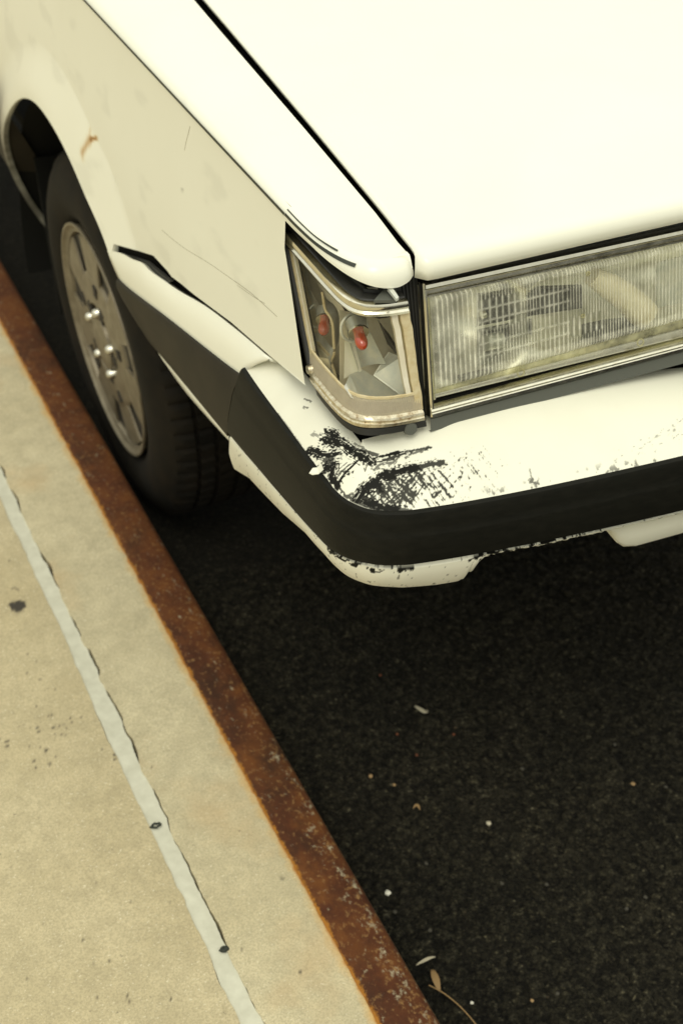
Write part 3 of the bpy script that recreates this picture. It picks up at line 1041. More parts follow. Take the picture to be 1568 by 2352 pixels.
# raised curl of torn paint at the corner
wv = [at(p, 2, .748) for p in ((714, 1086), (722, 1079), (732, 1078), (742, 1070), (747, 1078), (736, 1088), (722, 1090))]
slab('paint_flake', [(q[0] - .003, q[1] - .002, q[2] + (.004 if k in (1, 2, 3) else .0015)) for k, q in enumerate(wv)], .0008, M_BUMP, bumper)

# white valance under the bumper (starts right of the corner)
V = []
vx = [.757, .764, .773, .784, .800, 1.1, 1.33, 1.7, 1.86, 1.88, 1.903]
zl = [.660, .648, .634, .624, .6200, .6200, .6200, .6200, .6200, .64, .660]
for x_, z_ in zip(vx, zl):
    yb = float(np.interp(x_, path[:, 0], path[:, 1])) + .006 + (.660 - z_) * .10
    for k, (dz, dy) in enumerate(((.668, .0), (z_ + (.664 - z_) * .5, .0015), (z_ + .005 * (z_ < .65), .003), (z_, .007), (z_ + .003, .05))):
        V.append((x_, yb + dy, dz))
F = [q[::-1] for q in gridf(len(vx), 5)]
F.append((0, 1, 2, 3, 4))
mesh('air_dam', V, F, M_BUMP, car, True, 50)
# black plastic core seen behind the torn lip
V = []
for i in range(0, len(ss), 8):
    V.append((X0[i] - NX[i] * .004, Y0[i] - NY[i] * .004, zb_s[i] - .006)); V.append((X0[i] - NX[i] * .06, Y0[i] - NY[i] * .06, zb_s[i] - .004))
mesh('bumper_core', V, gridf(len(range(0, len(ss), 8)), 2), M_VOID, bumper)

# side end piece of the bumper back to the wheel arch
end = empty_end = None
nT = 40
rows = {
    'seam': [(620, 823, .4905), (575, 784, .490), (530, 747, .4895), (470, 702, .489), (411, 668, .487), (378, 645, .485), (345, 622, .483), (326, 603, .482), (303, 595, .480), (280, 582, .479), (247, 574, .477)],
    'edge': [(556, 862, .4775), (520, 836, .4765), (470, 797, .4755), (420, 757, .475), (370, 718, .475), (330, 688, .475), (300, 665, .475), (284, 651, .4755), (273, 640, .477)],
}
def row3(r): return cr([at((p[0], p[1]), 0, p[2]) for p in r], nT)
seam = row3(rows['seam']); edg = row3(rows['edge'])
blow = row3([(528, 1003, .4760), (490, 957, .480), (450, 908, .486), (410, 860, .493), (385, 830, .499), (365, 806, .503), (345, 782, .500), (325, 748, .494), (300, 702, .486)])
V = []
crossn = 12
for i in range(nT):
    s0 = seam[i] + np.array([.010, .0, -.006])
    V.append(tuple(s0))
    for k in range(crossn):
        t_ = k / (crossn - 1)
        p = seam[i] * (1 - t_) + edg[i] * t_
        bulge = math.sin(math.pi * t_) * .0035
        p = p + np.array([-bulge * .6, 0, bulge])
        V.append(tuple(p))
    V.append((edg[i][0] + .002, edg[i][1], edg[i][2] - .008))
end = mesh('bumper_end', V, gridf(nT, crossn + 2), M_PAINT, car, True, 55)
sol = end.modifiers.new('thickness', 'SOLIDIFY'); sol.thickness = .003; sol.offset = -1
end['label'] = 'white end piece of the bumper hanging below the wing'
# its strip
V = []
for i in range(nT):
    e, b_ = edg[i], blow[i]
    bev = e * .80 + b_ * .20
    for p, ox, oz in ((e, .003, .001), (e, -.0025, -.0005), (e, -.004, -.003), (bev, -.007, 0), (e * .7 + b_ * .3, -.0078, 0), (e * .3 + b_ * .7, -.0070, 0), (b_, -.0035, .002), (b_, -.001, .001), (b_, .006, -.001)):
        V.append((p[0] + ox, p[1], p[2] + oz))
F = gridf(nT, 9)
F.append(tuple(range(9))[::-1]); F.append(tuple((nT - 1) * 9 + k for k in range(9)))
mesh('rub_strip', V, F, M_STRIP_D, end, True, 35)
# white lower lip of the end piece
lowl = row3([(531, 1018, .484), (500, 985, .487), (460, 940, .492), (430, 905, .497), (400, 865, .502), (380, 835, .505), (366, 810, .506), (365, 807, .506), (364, 805, .506)])
lowu = row3([(528, 1003, .4760), (500, 972, .479), (470, 936, .483), (440, 900, .4875), (415, 868, .492), (395, 843, .497), (378, 824, .500), (370, 813, .502), (365, 806, .503)])
V = []
for i in range(nT):
    u_, l_ = lowu[i], lowl[i]
    V += [(u_[0] + .001, u_[1], u_[2] + .003), (u_[0] - .0015, u_[1], u_[2] - .000), tuple(l_ * .5 + u_ * .5 + np.array([-.002, 0, 0])), tuple(l_), (l_[0] + .02, l_[1], l_[2] + .002)]
mesh('lower_lip', V, gridf(nT, 5), M_PAINT, end, True, 60)
# dark brackets seen in the gap
w1 = [at(p, 0, .492) for p in ((262, 560), (300, 585), (345, 600), (400, 645), (385, 655), (330, 625), (290, 612), (262, 590))]
slab('bracket', w1, .004, M_BLACK, car)
wb = [on_side(px_, py_, -.006) for px_, py_ in ((250, 556), (345, 585), (415, 640), (530, 738), (620, 818))]
V = []
for p in cr(wb, 30):
    V += [(p[0], p[1], p[2] + .012), (p[0] + .004, p[1], p[2] - .03)]
mesh('inner_flange', V, gridf(30, 2), M_VOID, car)

# ------------------------------------------------------------------ wheel
wheel = empty('front_wheel', (WC[0], WC[1], WC[2])); wheel.parent = car
wheel.matrix_parent_inverse = Matrix.Translation(-Vector(car.location))
def lathe(name, prof, mat, parent, n=96, org=WC, mod=None, ang=35, a0=0, a1=2 * math.pi):
    """profile (x offset from the outer face, radius) spun about the axle"""
    v = []
    for i in range(n):
        th = a0 + (a1 - a0) * i / n
        for j, (dx, r_) in enumerate(prof):
            rr_ = r_ + (mod(i, j) if mod else 0)
            v.append((org[0] + dx, org[1] + rr_ * math.cos(th), org[2] + rr_ * math.sin(th)))
    return mesh(name, v, gridf(n, len(prof), 0, True), mat, parent, True, ang)
def mesh_w(*a, **k): return lathe(*a, **k)
tp = [(.012, .196), (.004, .203), (-.004, .215), (-.010, .235), (-.011, .255), (-.007, .275), (.001, .292), (.006, .298), (.010, .305), (.018, .3115), (.030, .3145)]
for g in (.045, .075, .110, .140):
    tp += [(g - .004, .3155), (g - .003, .309), (g + .003, .309), (g + .004, .3155)]
tp += [(.160, .3140), (.174, .310), (.184, .300), (.192, .275), (.192, .24), (.185, .2)]
def tmod(i, j):
    if 9 <= j <= len(tp) - 6 and (i % 4 == 0) and (tp[j][0] < .05 or tp[j][0] > .135 or j % 4 in (3, 0)):
        return -.0055
    return 0
tyre = lathe('tyre', tp, M_TYRE, wheel, n=280, mod=tmod, ang=28)
# steel rim lip and wheel cover
lathe('rim', [(.02, .192), (.002, .1965), (-.0035, .2005), (-.0065, .2000), (-.0065, .1960), (-.002, .1925), (.001, .188), (.001, .184), (.008, .1815), (.012, .1805)], M_RIM, wheel, n=120)
lathe('slot_dark_disc', [(.0065, .1800), (.0060, .105), (.05, .02)], M_POCKET, wheel, n=48)  # shallow dark disc, its colour paints the shade inside the slots
# cover: flat disc with five broad blades divided by slots, raised hub
def annular(name, th0, th1, r0, r1, xo, mat, parent, thick=.012, xi=None, nn=8):
    v = []; xi = xo if xi is None else xi
    for i in range(nn + 1):
        th = th0 + (th1 - th0) * i / nn
        cth, sth = math.cos(th), math.sin(th)
        for (r_, dx) in ((r0, xi), (r1, xo), (r1, xo + thick), (r0, xi + thick)):
            v.append((WC[0] + dx, WC[1] + r_ * cth, WC[2] + r_ * sth))
    f = []
    for i in range(nn):
        for k in range(4):
            f.append((i * 4 + k, i * 4 + (k + 1) % 4, (i + 1) * 4 + (k + 1) % 4, (i + 1) * 4 + k))
    f.append((0, 3, 2, 1)); f.append((nn * 4, nn * 4 + 1, nn * 4 + 2, nn * 4 + 3))
    o = mesh(name, v, f, mat, parent, True, 30)
    return o
cover = lathe('wheel_cover', [(.006, .119), (.002, .118), (-.001, .114), (-.002, .10), (-.004, .066), (.004, .062), (.004, .050), (-.006, .048), (-.010, .030), (-.010, .001)], M_RIM, wheel, n=100)
for k in range(7):
    th = 2 * math.pi * k / 7 + .32
    annular('cover_blade', th, th + 2 * math.pi / 7 * .62, .112, .1795, .0010, M_RIM, cover, .004, -0.0005, nn=12)
for k in range(5):
    th = 2 * math.pi * k / 5 + .35
    annular('cover_rib', th - .08, th + .08, .086, .106, -.0045, M_POCKET, cover, .003)
    ny_ = WC[1] + .056 * math.cos(th); nz_ = WC[2] + .056 * math.sin(th)
    v = []
    for dx, r_ in ((.006, .0095), (-.008, .0085), (-.012, .0068), (-.0145, .0036), (-.015, .0003)):
        for q in range(12):
            an = q * math.pi / 6
            v.append((WC[0] + dx, ny_ + r_ * math.cos(an), nz_ + r_ * math.sin(an)))
    f = [(i * 12 + q, i * 12 + (q + 1) % 12, (i + 1) * 12 + (q + 1) % 12, (i + 1) * 12 + q) for i in range(4) for q in range(12)]
    mesh('wheel_nut', v, f, M_NUT, cover, True, 60)
    annular('nut_pocket', th + .16, th + .45, .046, .074, -.0048, M_POCKET, cover, .003, nn=4)

wheel.rotation_euler = (0, R(-4.2), 0)      # the tired suspension leaves the wheel leaning out
# wheel house: dark arch liner and mud flap
V = []
for i in range(41):
    th = math.pi * (-.05 + .83 * i / 40)
    r_ = .408
    for dx in (.512, .56, .62, .85):
        V.append((dx, AC[0] + r_ * math.cos(th), AC[1] + .004 + r_ * math.sin(th)))
mesh('arch_liner', V, gridf(41, 4), M_LINER, car)
box('inner_wing', (.85, 1.5, .2), (.87, 2.45, .95), M_VOID, car)
V = [at(p, 0, .56) for p in ((68, 430), (78, 470), (96, 560), (118, 690))]
slab('mud_flap', [(.535, 2.33, .50), (.70, 2.33, .50), (.70, 2.30, .20), (.545, 2.30, .20)], .006, M_LINER, car)
box('subframe', (.75, 1.75, .22), (1.9, 2.1, .34), M_VOID, car, .01)
box('underbody', (.62, 1.36, .37), (2 * CX - .60, 4.3, .39), M_VOID, car)
box('front_apron', (.60, 1.02, .60), (2 * CX - .60, 1.05, .74), M_VOID, car)

# rear part of the side: sill cladding, door, far side, cabin (mostly beyond the picture)
V = []
for y in np.linspace(0, 1, 12):
    for (dx, z_) in ((.002, .600), (-.009, .594), (-.013, .52), (-.009, .425), (.004, .415), (.05, .415)):
        ya = AC[0] + math.sqrt(.404 ** 2 - (z_ - AC[1]) ** 2) + .016
        yy = ya + (4.2 - ya) * y
        V.append((xside(2.6, z_) + dx, yy, z_))
F = gridf(12, 6); F.append((0, 1, 2, 3, 4, 5))
mesh('sill_cladding', V, F, M_STRIP_D, car, True, 40)
V = []
for y in (2.665, 3.4, 4.1):
    for z_ in np.linspace(.385, .9462, 14): V.append((xside(2.66, z_), y, z_))
    V += [(.5045, y, .9535), (.54, y, .962)]
door = mesh('front_door', V, [q[::-1] for q in gridf(3, 16)], M_PAINT, car, True, 40)
box('door_handle', (.482, 3.75, .84), (.492, 3.95, .875), M_BLACK, door, .004)
V = [(.66, 2.30, 1.0), (2 * CX - .66, 2.30, 1.0), (2 * CX - .66, 2.66, 1.01), (.66, 2.66, 1.01)]
slab('cowl', V, .01, M_STRIP, car)
t = NT('windscreen_glass', (.02, .025, .022), .05); 
slab('windscreen', [(.66, 2.62, 1.0), (2 * CX - .66, 2.62, 1.0), (2 * CX - .78, 3.25, 1.40), (.78, 3.25, 1.40)], .006, t.m, car)
slab('side_window', [(.555, 2.75, .965), (.70, 3.25, 1.38), (.70, 4.1, 1.40), (.545, 4.1, .965)], .005, t.m, car)
slab('roof', [(.74, 3.2, 1.415), (2 * CX - .74, 3.2, 1.415), (2 * CX - .74, 4.4, 1.43), (.74, 4.4, 1.43)], .03, M_PAINT, car, .01)
# mirrored fender on the far side
far_f = fender.copy(); far_f.scale = (-1, 1, 1); far_f.location = (2 * CX, 0, 0)
far_f.parent = car; far_f.matrix_parent_inverse = Matrix.Translation(-Vector(car.location)); C.objects.link(far_f)
for cname in ('front_wheel',):
    fw_ = wheel.copy(); C.objects.link(fw_); fw_.parent = car
    fw_.matrix_parent_inverse = Matrix.Translation(-Vector(car.location)); fw_.location = (2 * CX - WC[0], WC[1], WC[2]); fw_.rotation_euler = (0, 0, math.pi)
    for ch in list(wheel.children):
        if ch.name.split('.')[0] in ('tyre', 'rim'):
            d = ch.copy(); C.objects.link(d); d.parent = fw_

# ------------------------------------------------------------------ lamps
# raked face of the front: y = YF(z)
RK = .27
PN = (0, 1, -RK)
def plane_d(y, z): return y - RK * z
FD = plane_d(.981, .80)
def face(px, py, back=0.): return atp((px, py), PN, FD + back)

# ---- headlight
head = empty('headlight', tuple(face(1275, 760))); head.parent = car
head.matrix_parent_inverse = Matrix.Translation(-Vector(car.location))
head['label'] = 'rectangular fluted headlight in a chrome frame'
FN = np.array([0, 1, -RK]) / math.hypot(1, RK)       # into the car
UP = np.array([0, RK, 1]) / math.hypot(1, RK)
HTL = face(973, 650); HBL = face(979, 940)
hx0 = .5815; hx1 = 1.03
def hp(x_, z_, b=0.): return np.array([x_, .981 + (z_ - .80) * RK, z_]) + FN * b
ztop = HTL[2]; zbot = HBL[2]
def bar(name, x0_, x1_, prof, mat, parent, n=2, tilt=0.):
    """profile = list of (z, out) on the raked face, run along x"""
    v = []
    for x_ in np.linspace(x0_, x1_, n):
        for z_, o_ in prof: v.append(hp(x_, z_ + (x_ - x0_) * tilt, -o_))
    return mesh(name, v, gridf(n, len(prof)), mat, parent, True, 35)
zbot -= .0095
T, Bt = ztop, zbot
bar('top_trim', hx0 - .001, hx1, [(T + .0010, -.012), (T + .0012, .004), (T - .0004, .0072), (T - .0036, .0075), (T - .0052, .0045), (T - .0062, -.0015), (T - .0072, .0005), (T - .0105, .0005), (T - .0118, -.0030), (T - .0128, -.0015), (T - .0142, -.0015), (T - .0150, -.012)], M_CHROME, head)
bar('bottom_trim', hx0 - .001, hx1, [(Bt + .0125, -.020), (Bt + .0112, -.003), (Bt + .0100, .002), (Bt + .0075, .0045), (Bt + .0066, .0030), (Bt + .0050, .0050), (Bt + .0020, .0050), (Bt + .0005, .002), (Bt + .0002, -.012)], M_CHROME, head, 4, .012)
# left side trim
v = []
for z_ in np.linspace(Bt + .001, T, 4):
    for dx, o_ in ((-.001, -.03), (-.001, .001), (.0005, .0028), (.0022, .0028), (.0034, .0008), (.0036, -.012)): v.append(hp(hx0 + dx, z_, -o_))
mesh('side_trim', v, [q[::-1] for q in gridf(4, 6)], M_CHROME, head, True, 35)
# housing back and sides
lens_l, lens_r = hx0 + .0085, hx1 - .01
gz0, gz1 = Bt + .0245, T - .0150
DEP = .075
hb = [hp(hx0 + .004, gz1 + .004, .01), hp(hx1, gz1 + .004, .01), hp(hx1, gz0 - .010, .01), hp(hx0 + .004, gz0 - .010, .01)]
# reflector bowl: a box-like parabola with a parting rib, metallic
def bowl(name, xa, xb, za, zb, dep, mat, parent, nx=26, nz_=18, p=2.4, b0=.014):
    v = []
    for i in range(nx):
        for j in range(nz_):
            u_ = -1 + 2 * i / (nx - 1); w_ = -1 + 2 * j / (nz_ - 1)
            k = max(abs(u_) ** 6, abs(w_) ** 4)
            k = min(1, (abs(u_) ** p * .8 + abs(w_) ** p) if max(abs(u_), abs(w_)) < 1 else 1)
            x_ = xa + (xb - xa) * (u_ + 1) / 2; z_ = za + (zb - za) * (w_ + 1) / 2
            v.append(hp(x_, z_, b0 + dep * (1 - k)))
    return mesh(name, v, gridf(nx, nz_), mat, parent, True)
bowl('reflector', hx0 + .010, .700, gz0 - .008, gz1 + .002, .060, M_REFL, head)
bowl('reflector', .700, 1.025, gz0 - .008, gz1 + .002, .085, M_REFL, head, 40)
v = [hp(hx0 + .003, Bt + .010, .006), hp(hx1, Bt + .012, .006), hp(hx1, gz0 - .002, .03), hp(hx0 + .003, gz0 - .002, .03)]
slab('housing', v[::-1], .002, M_VOID, head)
# parts inside: dark bulb shields, added diagonal tube standing for a reflection, bright bulb
def inner(px_, py_, b): return atp((px_, py_), PN, FD + b * math.hypot(1, RK))
def iq(pts, b, thick, mat, name):
    return slab(name, [inner(*p, b) for p in pts][::-1], thick, mat, head)
D2 = lambda x_, y_: (918.7 + x_ * .4142, 459.4 + y_ * .4142)
iq([D2(430, 520), D2(740, 480), D2(1005, 470), D2(1010, 600), D2(740, 640), D2(430, 700)], .034, .002, M_VOID, 'bulb_shield')
iq([D2(430, 720), D2(730, 660), D2(730, 770), D2(600, 790), D2(430, 850)], .036, .002, M_BLACK, 'bulb_shield')
iq([D2(430, 850), D2(550, 830), D2(550, 925), D2(430, 945)], .036, .002, M_GREY, 'bulb_shield')
iq([D2(1010, 690), D2(1140, 665), D2(1340, 640), D2(1360, 700), D2(1150, 750), D2(1010, 790)], .038, .002, M_BLACK, 'bulb_shield')
iq([D2(1420, 350), D2(1600, 300), D2(1600, 560), D2(1420, 600)], .04, .002, M_REFL_D, 'bulb_shield')
tube('reflection_tube', cr([inner(*D2(1060, 420), .032), inner(*D2(1220, 520), .030), inner(*D2(1360, 640), .028)], 12), [.010, .011, .012, .013, .0135, .014, .0145, .015, .0155, .016, .016, .015], M_BEIGE, head, 20)
tube('bulb', [inner(*D2(470, 790), .030), inner(*D2(560, 775), .030)], .0085, M_SOCKET, head, 14)
tube('bulb', [inner(*D2(450, 640), .028), inner(*D2(470, 632), .028)], .004, M_NUT, head, 12)
# fluted lens
cols = []
xk = lens_l
def rib_tab(x_):
    # (period, amplitude) across the lens
    d = x_ - lens_l
    if d < .048: return .0054, .00080
    if d < .064: return .0044, .00060
    if d < .115: return .0034, .00055
    if d < .150: return .0052, .00065
    if d < .215: return .0033, .00055
    return .0042, .00060
xl = np.arange(lens_l, lens_r, .00040)
ph = 0; phs = []
for x_ in xl:
    p_, a_ = rib_tab(x_); ph += .00040 / p_; phs.append((ph, a_))
zl_ = np.linspace(gz0, gz1, 46)
V = []; RG = []
for i, x_ in enumerate(xl):
    for j, z0_ in enumerate(zl_):
        tt = (z0_ - gz0) / (gz1 - gz0)
        gb = gz0 + (x_ - lens_l) * .036
        z_ = gb + (gz1 - gb) * tt
        ph_, a_ = phs[i]
        d_ = x_ - lens_l
        wide = (.048 < d_ < .098 and .52 < tt < .86) or (.150 < d_ < .19 and .18 < tt < .42) or (.048 < d_ < .075 and .22 < tt < .46)
        rib = abs(math.sin(math.pi * ph_ * (.5 if wide else 1)))
        o_ = a_ * (.6 if wide else 1.) * rib
        grid_ = abs(tt * 8 - round(tt * 8)) < .05 and .048 < d_ < .15
        # step between optical blocks, rolled edges at top and bottom
        o_ += .0003 if grid_ else 0
        edge_ = min(tt, 1 - tt, (x_ - lens_l) / .10)
        r_ = max(0, 1 - edge_ / .06)
        b_ = .004 * r_ * r_ + .001
        V.append(hp(x_, z_, b_ - o_ - .0005)); RG.append(max(.85 * (1 - min(rib, 1)) ** 2 * (1.2 if tt < .3 else .9) + (.25 if tt < .12 or tt > .93 or d_ < .05 else 0.), .5 if grid_ else 0) + .10)  # paler haze lines paint the bright glints of the flutes
mesh('lens', V, gridf(len(xl), len(zl_)), M_HEAD, head, True, attrs={'rib_glint': RG})
# flange round the lens with fine serrations, and raised moulding nubs
V = []
xf = np.arange(hx0 + .0035, lens_r, .0009)
for i, x_ in enumerate(xf):
    sr = .0003 if i % 2 else 0
    gb = gz0 + (x_ - lens_l) * .036
    V += [hp(x_, gb + .001, .004), hp(x_, gb - .0015, .0030 - sr), hp(x_, gz0 - .0045, .0030 - sr), hp(x_, gz0 - .0050, .0042), hp(x_, gz0 - .0075, .0042), hp(x_, gz0 - .0090, .007), hp(x_, gz0 - .0092, .014)]
mesh('lens_flange', V, gridf(len(xf), 7), M_FLANGE, head, True)
V = []
zf_ = np.arange(gz0 - .009, gz1 + .001, .0009)
for i, z_ in enumerate(zf_):
    sr = .0004 if i % 2 else 0
    V += [hp(hx0 + .0030, z_, .010), hp(hx0 + .0032, z_, .0045 - sr), hp(hx0 + .0052, z_, .0028 - sr), hp(lens_l - .001, z_, .0030 - sr), hp(lens_l + .0005, z_, .0052)]
mesh('lens_flange', V, gridf(len(zf_), 5)[::1], M_FLANGE, head, True)
for q in (D2(668, 958), D2(1330, 790), D2(1040, 408), D2(1012, 643), D2(1590, 720)):
    w_ = face(q[0], q[1], -.001)
    ring = []
    r0_ = .0052 if q[1] > 740 or q[0] < 1340 and q[1] < 640 else .0025
    for k in range(16):
        an = k * math.pi / 8; ring.append(w_ + r0_ * .72 * (math.cos(an) * np.array([1, 0, 0]) + math.sin(an) * UP))
    ring.append(ring[0])
    tube('moulding_nub', ring, .0007, M_FLANGE, head, 6, cap=False)
# dark rubber band and grille base under the lamp, dropping away to the right
v = []
for x_ in np.linspace(hx0 - .002, hx1 + .0, 14):
    d = .0130
    for z_, o_ in ((Bt + .0005, -.002), (Bt - .001, .0015), (Bt - d, .0015), (Bt - d - .001, -.03)): v.append(hp(x_, z_ + (x_ - hx0) * .014, -o_))
mesh('lower_panel', v, gridf(14, 4), M_GREY, car, True, 35)
# gasket under hood front edge, radiator grille and far headlight simply repeated
box('hood_gasket', (.60, 1.020, .925), (2 * CX - .60, 1.030, .945), M_BLACK, car)
grille = empty('grille', (CX, 1.0, .86)); grille.parent = car; grille.matrix_parent_inverse = Matrix.Translation(-Vector(car.location))
v = [hp(1.04, Bt, .03), hp(1.62, Bt, .03), hp(1.62, T, .03), hp(1.04, T, .03)]
slab('grille_back', v, .004, M_VOID, grille)
for k in range(7):
    z_ = Bt + .010 + k * (T - Bt - .02) / 6
    v = [hp(1.04, z_ - .0025, 0), hp(1.62, z_ - .0025, 0), hp(1.62, z_ + .0025, 0), hp(1.04, z_ + .0025, 0)]
    slab('slat', v, .02, M_CHROME, grille, .001)
h2_ = head.copy(); C.objects.link(h2_); h2_.parent = car; h2_.matrix_parent_inverse = Matrix.Translation(-Vector(car.location))
h2_.location = (2 * CX - head.location.x, head.location.y, head.location.z); h2_.scale = (-1, 1, 1)
for ch in list(head.children):
    if ch.name.split('.')[0] in ('lens', 'reflector', 'top_trim', 'bottom_trim', 'side_trim', 'housing'):
        d = ch.copy(); C.objects.link(d); d.parent = h2_

# vertical ribbed black filler between corner lamp and headlight
V = []
xf = np.linspace(.5585, hx0 - .0015, 23)
for i, x_ in enumerate(xf):
    o_ = .0016 if i % 4 in (1, 2) else 0
    for z_ in np.linspace(Bt - .006, .9375, 8):
        V.append(hp(x_ + (.9375 - z_) * .10 * (1 - (x_ - .5585) / .0215), z_, .010 - o_))
mesh('ribbed_filler', V, gridf(len(xf), 8), M_BLACK, car, True, 40)

# ---- corner lamp
lamp = empty('corner_lamp', (.52, 1.0, .85)); lamp.parent = car
lamp.matrix_parent_inverse = Matrix.Translation(-Vector(car.location))
lamp['label'] = 'clear wraparound corner lamp, loose and dropped, two amber bulbs inside'
def LP(cx, cy): return (574.2 + cx * .29297, 459.4 + cy * .29297)
# plan curves measured at two heights. s from the rear end of the side round to the headlight
zb_, zt_ = .8015, .905
botc = cr([(.5060, 1.088, 0), (.5050, 1.060, 0), (.5055, 1.028, 0), (.5080, 1.008, 0), (.5150, .9950, 0), (.5280, .9885, 0), (.5450, .9850, 0), (.5725, .9830, 0)], 60)
topc = cr([(.5095, 1.166, 0), (.5100, 1.11, 0), (.5105, 1.060, 0), (.5125, 1.032, 0), (.5185, 1.0155, 0), (.5290, 1.0085, 0), (.5420, 1.0050, 0), (.5600, 1.0035, 0)], 60)
botc[:, 2] = zb_; topc[:, 2] = np.linspace(.913, .909, 60)
def lampP(i, t_, out=0.):
    """i = index along, t_=0 bottom rail .. 1 top rail"""
    i0 = int(max(0, min(58, math.floor(i)))); fr_ = i - i0
    a_ = botc[i0] * (1 - fr_) + botc[i0 + 1] * fr_
    b_ = topc[i0] * (1 - fr_) + topc[i0 + 1] * fr_
    p = a_ + (b_ - a_) * t_
    if out:
        q = (botc[i0 + 1] - botc[i0]) * (1 - t_) + (topc[i0 + 1] - topc[i0]) * t_
        nrm = np.cross(q, b_ - a_); nrm /= np.linalg.norm(nrm)
        p = p + nrm * out
    return p
sgn = lampP(50, .5, .01)[1] < lampP(50, .5)[1]
if not sgn:
    _l = lampP
    lampP = lambda i, t_, out=0.: _l(i, t_, -out)
def lsweep(name, i0, i1, prof, mat, parent, n=70, wob=0.):
    v = []
    for k, i in enumerate(np.linspace(i0, i1, n)):
        for t_, o_ in prof:
            v.append(lampP(i, t_ + wob * (float(fbm(i * .9, t_ * 7, 3)) - .5), o_))
    f = gridf(n, len(prof)); f.append(tuple(range(len(prof)))); f.append(tuple((n - 1) * len(prof) + k for k in range(len(prof)))[::-1])
    return mesh(name, v, f, mat, parent, True, 35)
# lens with a clear window above a frosted foot
LW = .20   # foot height fraction
v = []
for i in np.linspace(0, 59, 90):
    for t_ in np.linspace(LW, 1.0, 12): v.append(lampP(i, t_))
lens = mesh('lens', v, gridf(90, 12), M_LENS, lamp, True)
v = []
for k, i in enumerate(np.linspace(1, 59, 230)):
    for t_ in np.linspace(.03, LW, 6): v.append(lampP(i, t_, .0007 * (k % 3 == 0) + .003 * (1 - (t_ - .03) / (LW - .03))))
mesh('lens_foot', v, gridf(230, 6), M_LENS_F, lamp, True)
# chrome rails
lsweep('top_rail', 0, 59, [(.985, -.010), (.965, .0), (.970, .0045), (.995, .0058), (1.015, .0040), (1.025, .0052), (1.050, .0060), (1.080, .0050), (1.092, .0020), (1.095, -.003), (1.07, -.010)], M_CHROME, lamp)
lsweep('bottom_rail', 1, 59.0, [(.045, -.004), (.050, .0035), (.030, .0060), (.010, .0065), (-.008, .0050), (-.020, .0065), (-.048, .0060), (-.060, .0030), (-.060, -.010)], M_CHROME_P, lamp)
lsweep('gasket', -0, 59, [(1.090, -.0010), (1.105, -.0020), (1.120, -.0060), (1.125, -.0120), (1.095, -.0200)], M_BLACK, lamp)
lsweep('gasket', 0, 59, [(1.098, -.0125), (1.150, -.0128), (1.152, -.0142), (1.098, -.0150)], M_BLACK, lamp)
lsweep('lower_gasket', 4, 59.6, [(-.062, .0035), (-.072, .0045), (-.120, .0042), (-.132, -.004)], M_BLACK, lamp)
# housing: beige end walls, floor, top
lsweep('housing_top', 0, 59, [(1.02, -.006), (1.03, -.030), (1.00, -.045)], M_BLACK, lamp)
def edge_bar(name, i, prof, mat, t0=-.02, t1=1.03, n=24, wob=.0):
    v = []
    for k, t_ in enumerate(np.linspace(t0, t1, n)):
        w0 = wob * (float(fbm(t_ * 9, 1.5, 12)) - .5)
        for di, o_ in prof: v.append(lampP(min(59.9, max(-2.5, i + di + w0)), t_, o_))
    return mesh(name, v, [q[::-1] for q in gridf(n, len(prof))], mat, lamp, True, 40)
edge_bar('rear_gasket', 0, [(-1.3, -.010), (-1.2, .0050), (-.5, .0055), (.2, .0045), (.7, .0020), (.8, -.004)], M_BLACK)
edge_bar('lens_border', 1.0, [(0, -.004), (.1, .0012), (1.3, .0014), (1.9, .0006), (2.1, -.004)], M_GLUE, .12, .97)
edge_bar('lens_border', 2.9, [(0, -.004), (.1, .0005), (1.2, .0005), (1.3, -.003)], M_BEIGE, .20, .97)
edge_bar('lens_border', 54.0, [(0, -.003), (.2, .0006), (2.0, .0006), (2.2, -.002)], M_BEIGE, .19, .97, wob=.7)
edge_bar('lens_border', 56.6, [(0, -.003), (.2, .0014), (2.6, .0018), (3.2, .0006), (3.2, -.01)], M_GLUE, .04, .97, wob=1.1)
lsweep('glue_bead', 2, 57, [(LW - .014, .0), (LW - .010, .0012), (LW + .010, .0014), (LW + .016, .0)], M_GLUE, lamp, wob=.012)
# interior
def lin(cx, cy, b):
    """point inside the lamp b metres behind the front face plane"""
    return atp(LP(cx, cy), PN, FD + b)
def facet(pts, mat, name='reflector', th=.0003):
    return slab(name, [tuple(p) for p in pts], th, mat, lamp)
def sidep(cx, cy, x_): return at(LP(cx, cy), 0, x_)
# side chamber: plane x = const behind the side window, from rear to the divider
DX = .538
facet([sidep(330, 380, DX - .008), sidep(560, 560, DX), sidep(760, 900, DX), sidep(770, 1500, DX), sidep(560, 1430, DX), sidep(440, 1290, DX - .008)], M_BEIGE, 'side_chamber')
facet([sidep(400, 420, .532), sidep(480, 560, .532), sidep(580, 760, .532), sidep(575, 860, .532), sidep(520, 800, .532), sidep(430, 600, .532)], M_REFL, 'side_chamber')
# curved divider: pale edge and cylinder behind it
dv = [(565, 720), (590, 860), (625, 910), (648, 980), (655, 1090), (660, 1200), (640, 1270), (665, 1360), (695, 1495)]
dp = cr([sidep(a_, b_, .5135 + .004 * k_ / 8) for k_, (a_, b_) in enumerate(dv)], 30)
tube('divider_edge', dp, .0015, M_GLUE, lamp, 8)
v = []
for k, p in enumerate(dp):
    t_ = k / 29
    for q in range(9):
        an = q / 8
        bul = math.sin(min(1, t_ * 1.25) * math.pi) * .012 + .003
        v.append((p[0] + bul * (1 - (1 - an) ** 2), p[1] + .003 + .016 * an, p[2]))
mesh('divider', v, gridf(30, 9), M_REFL_D, lamp, True)
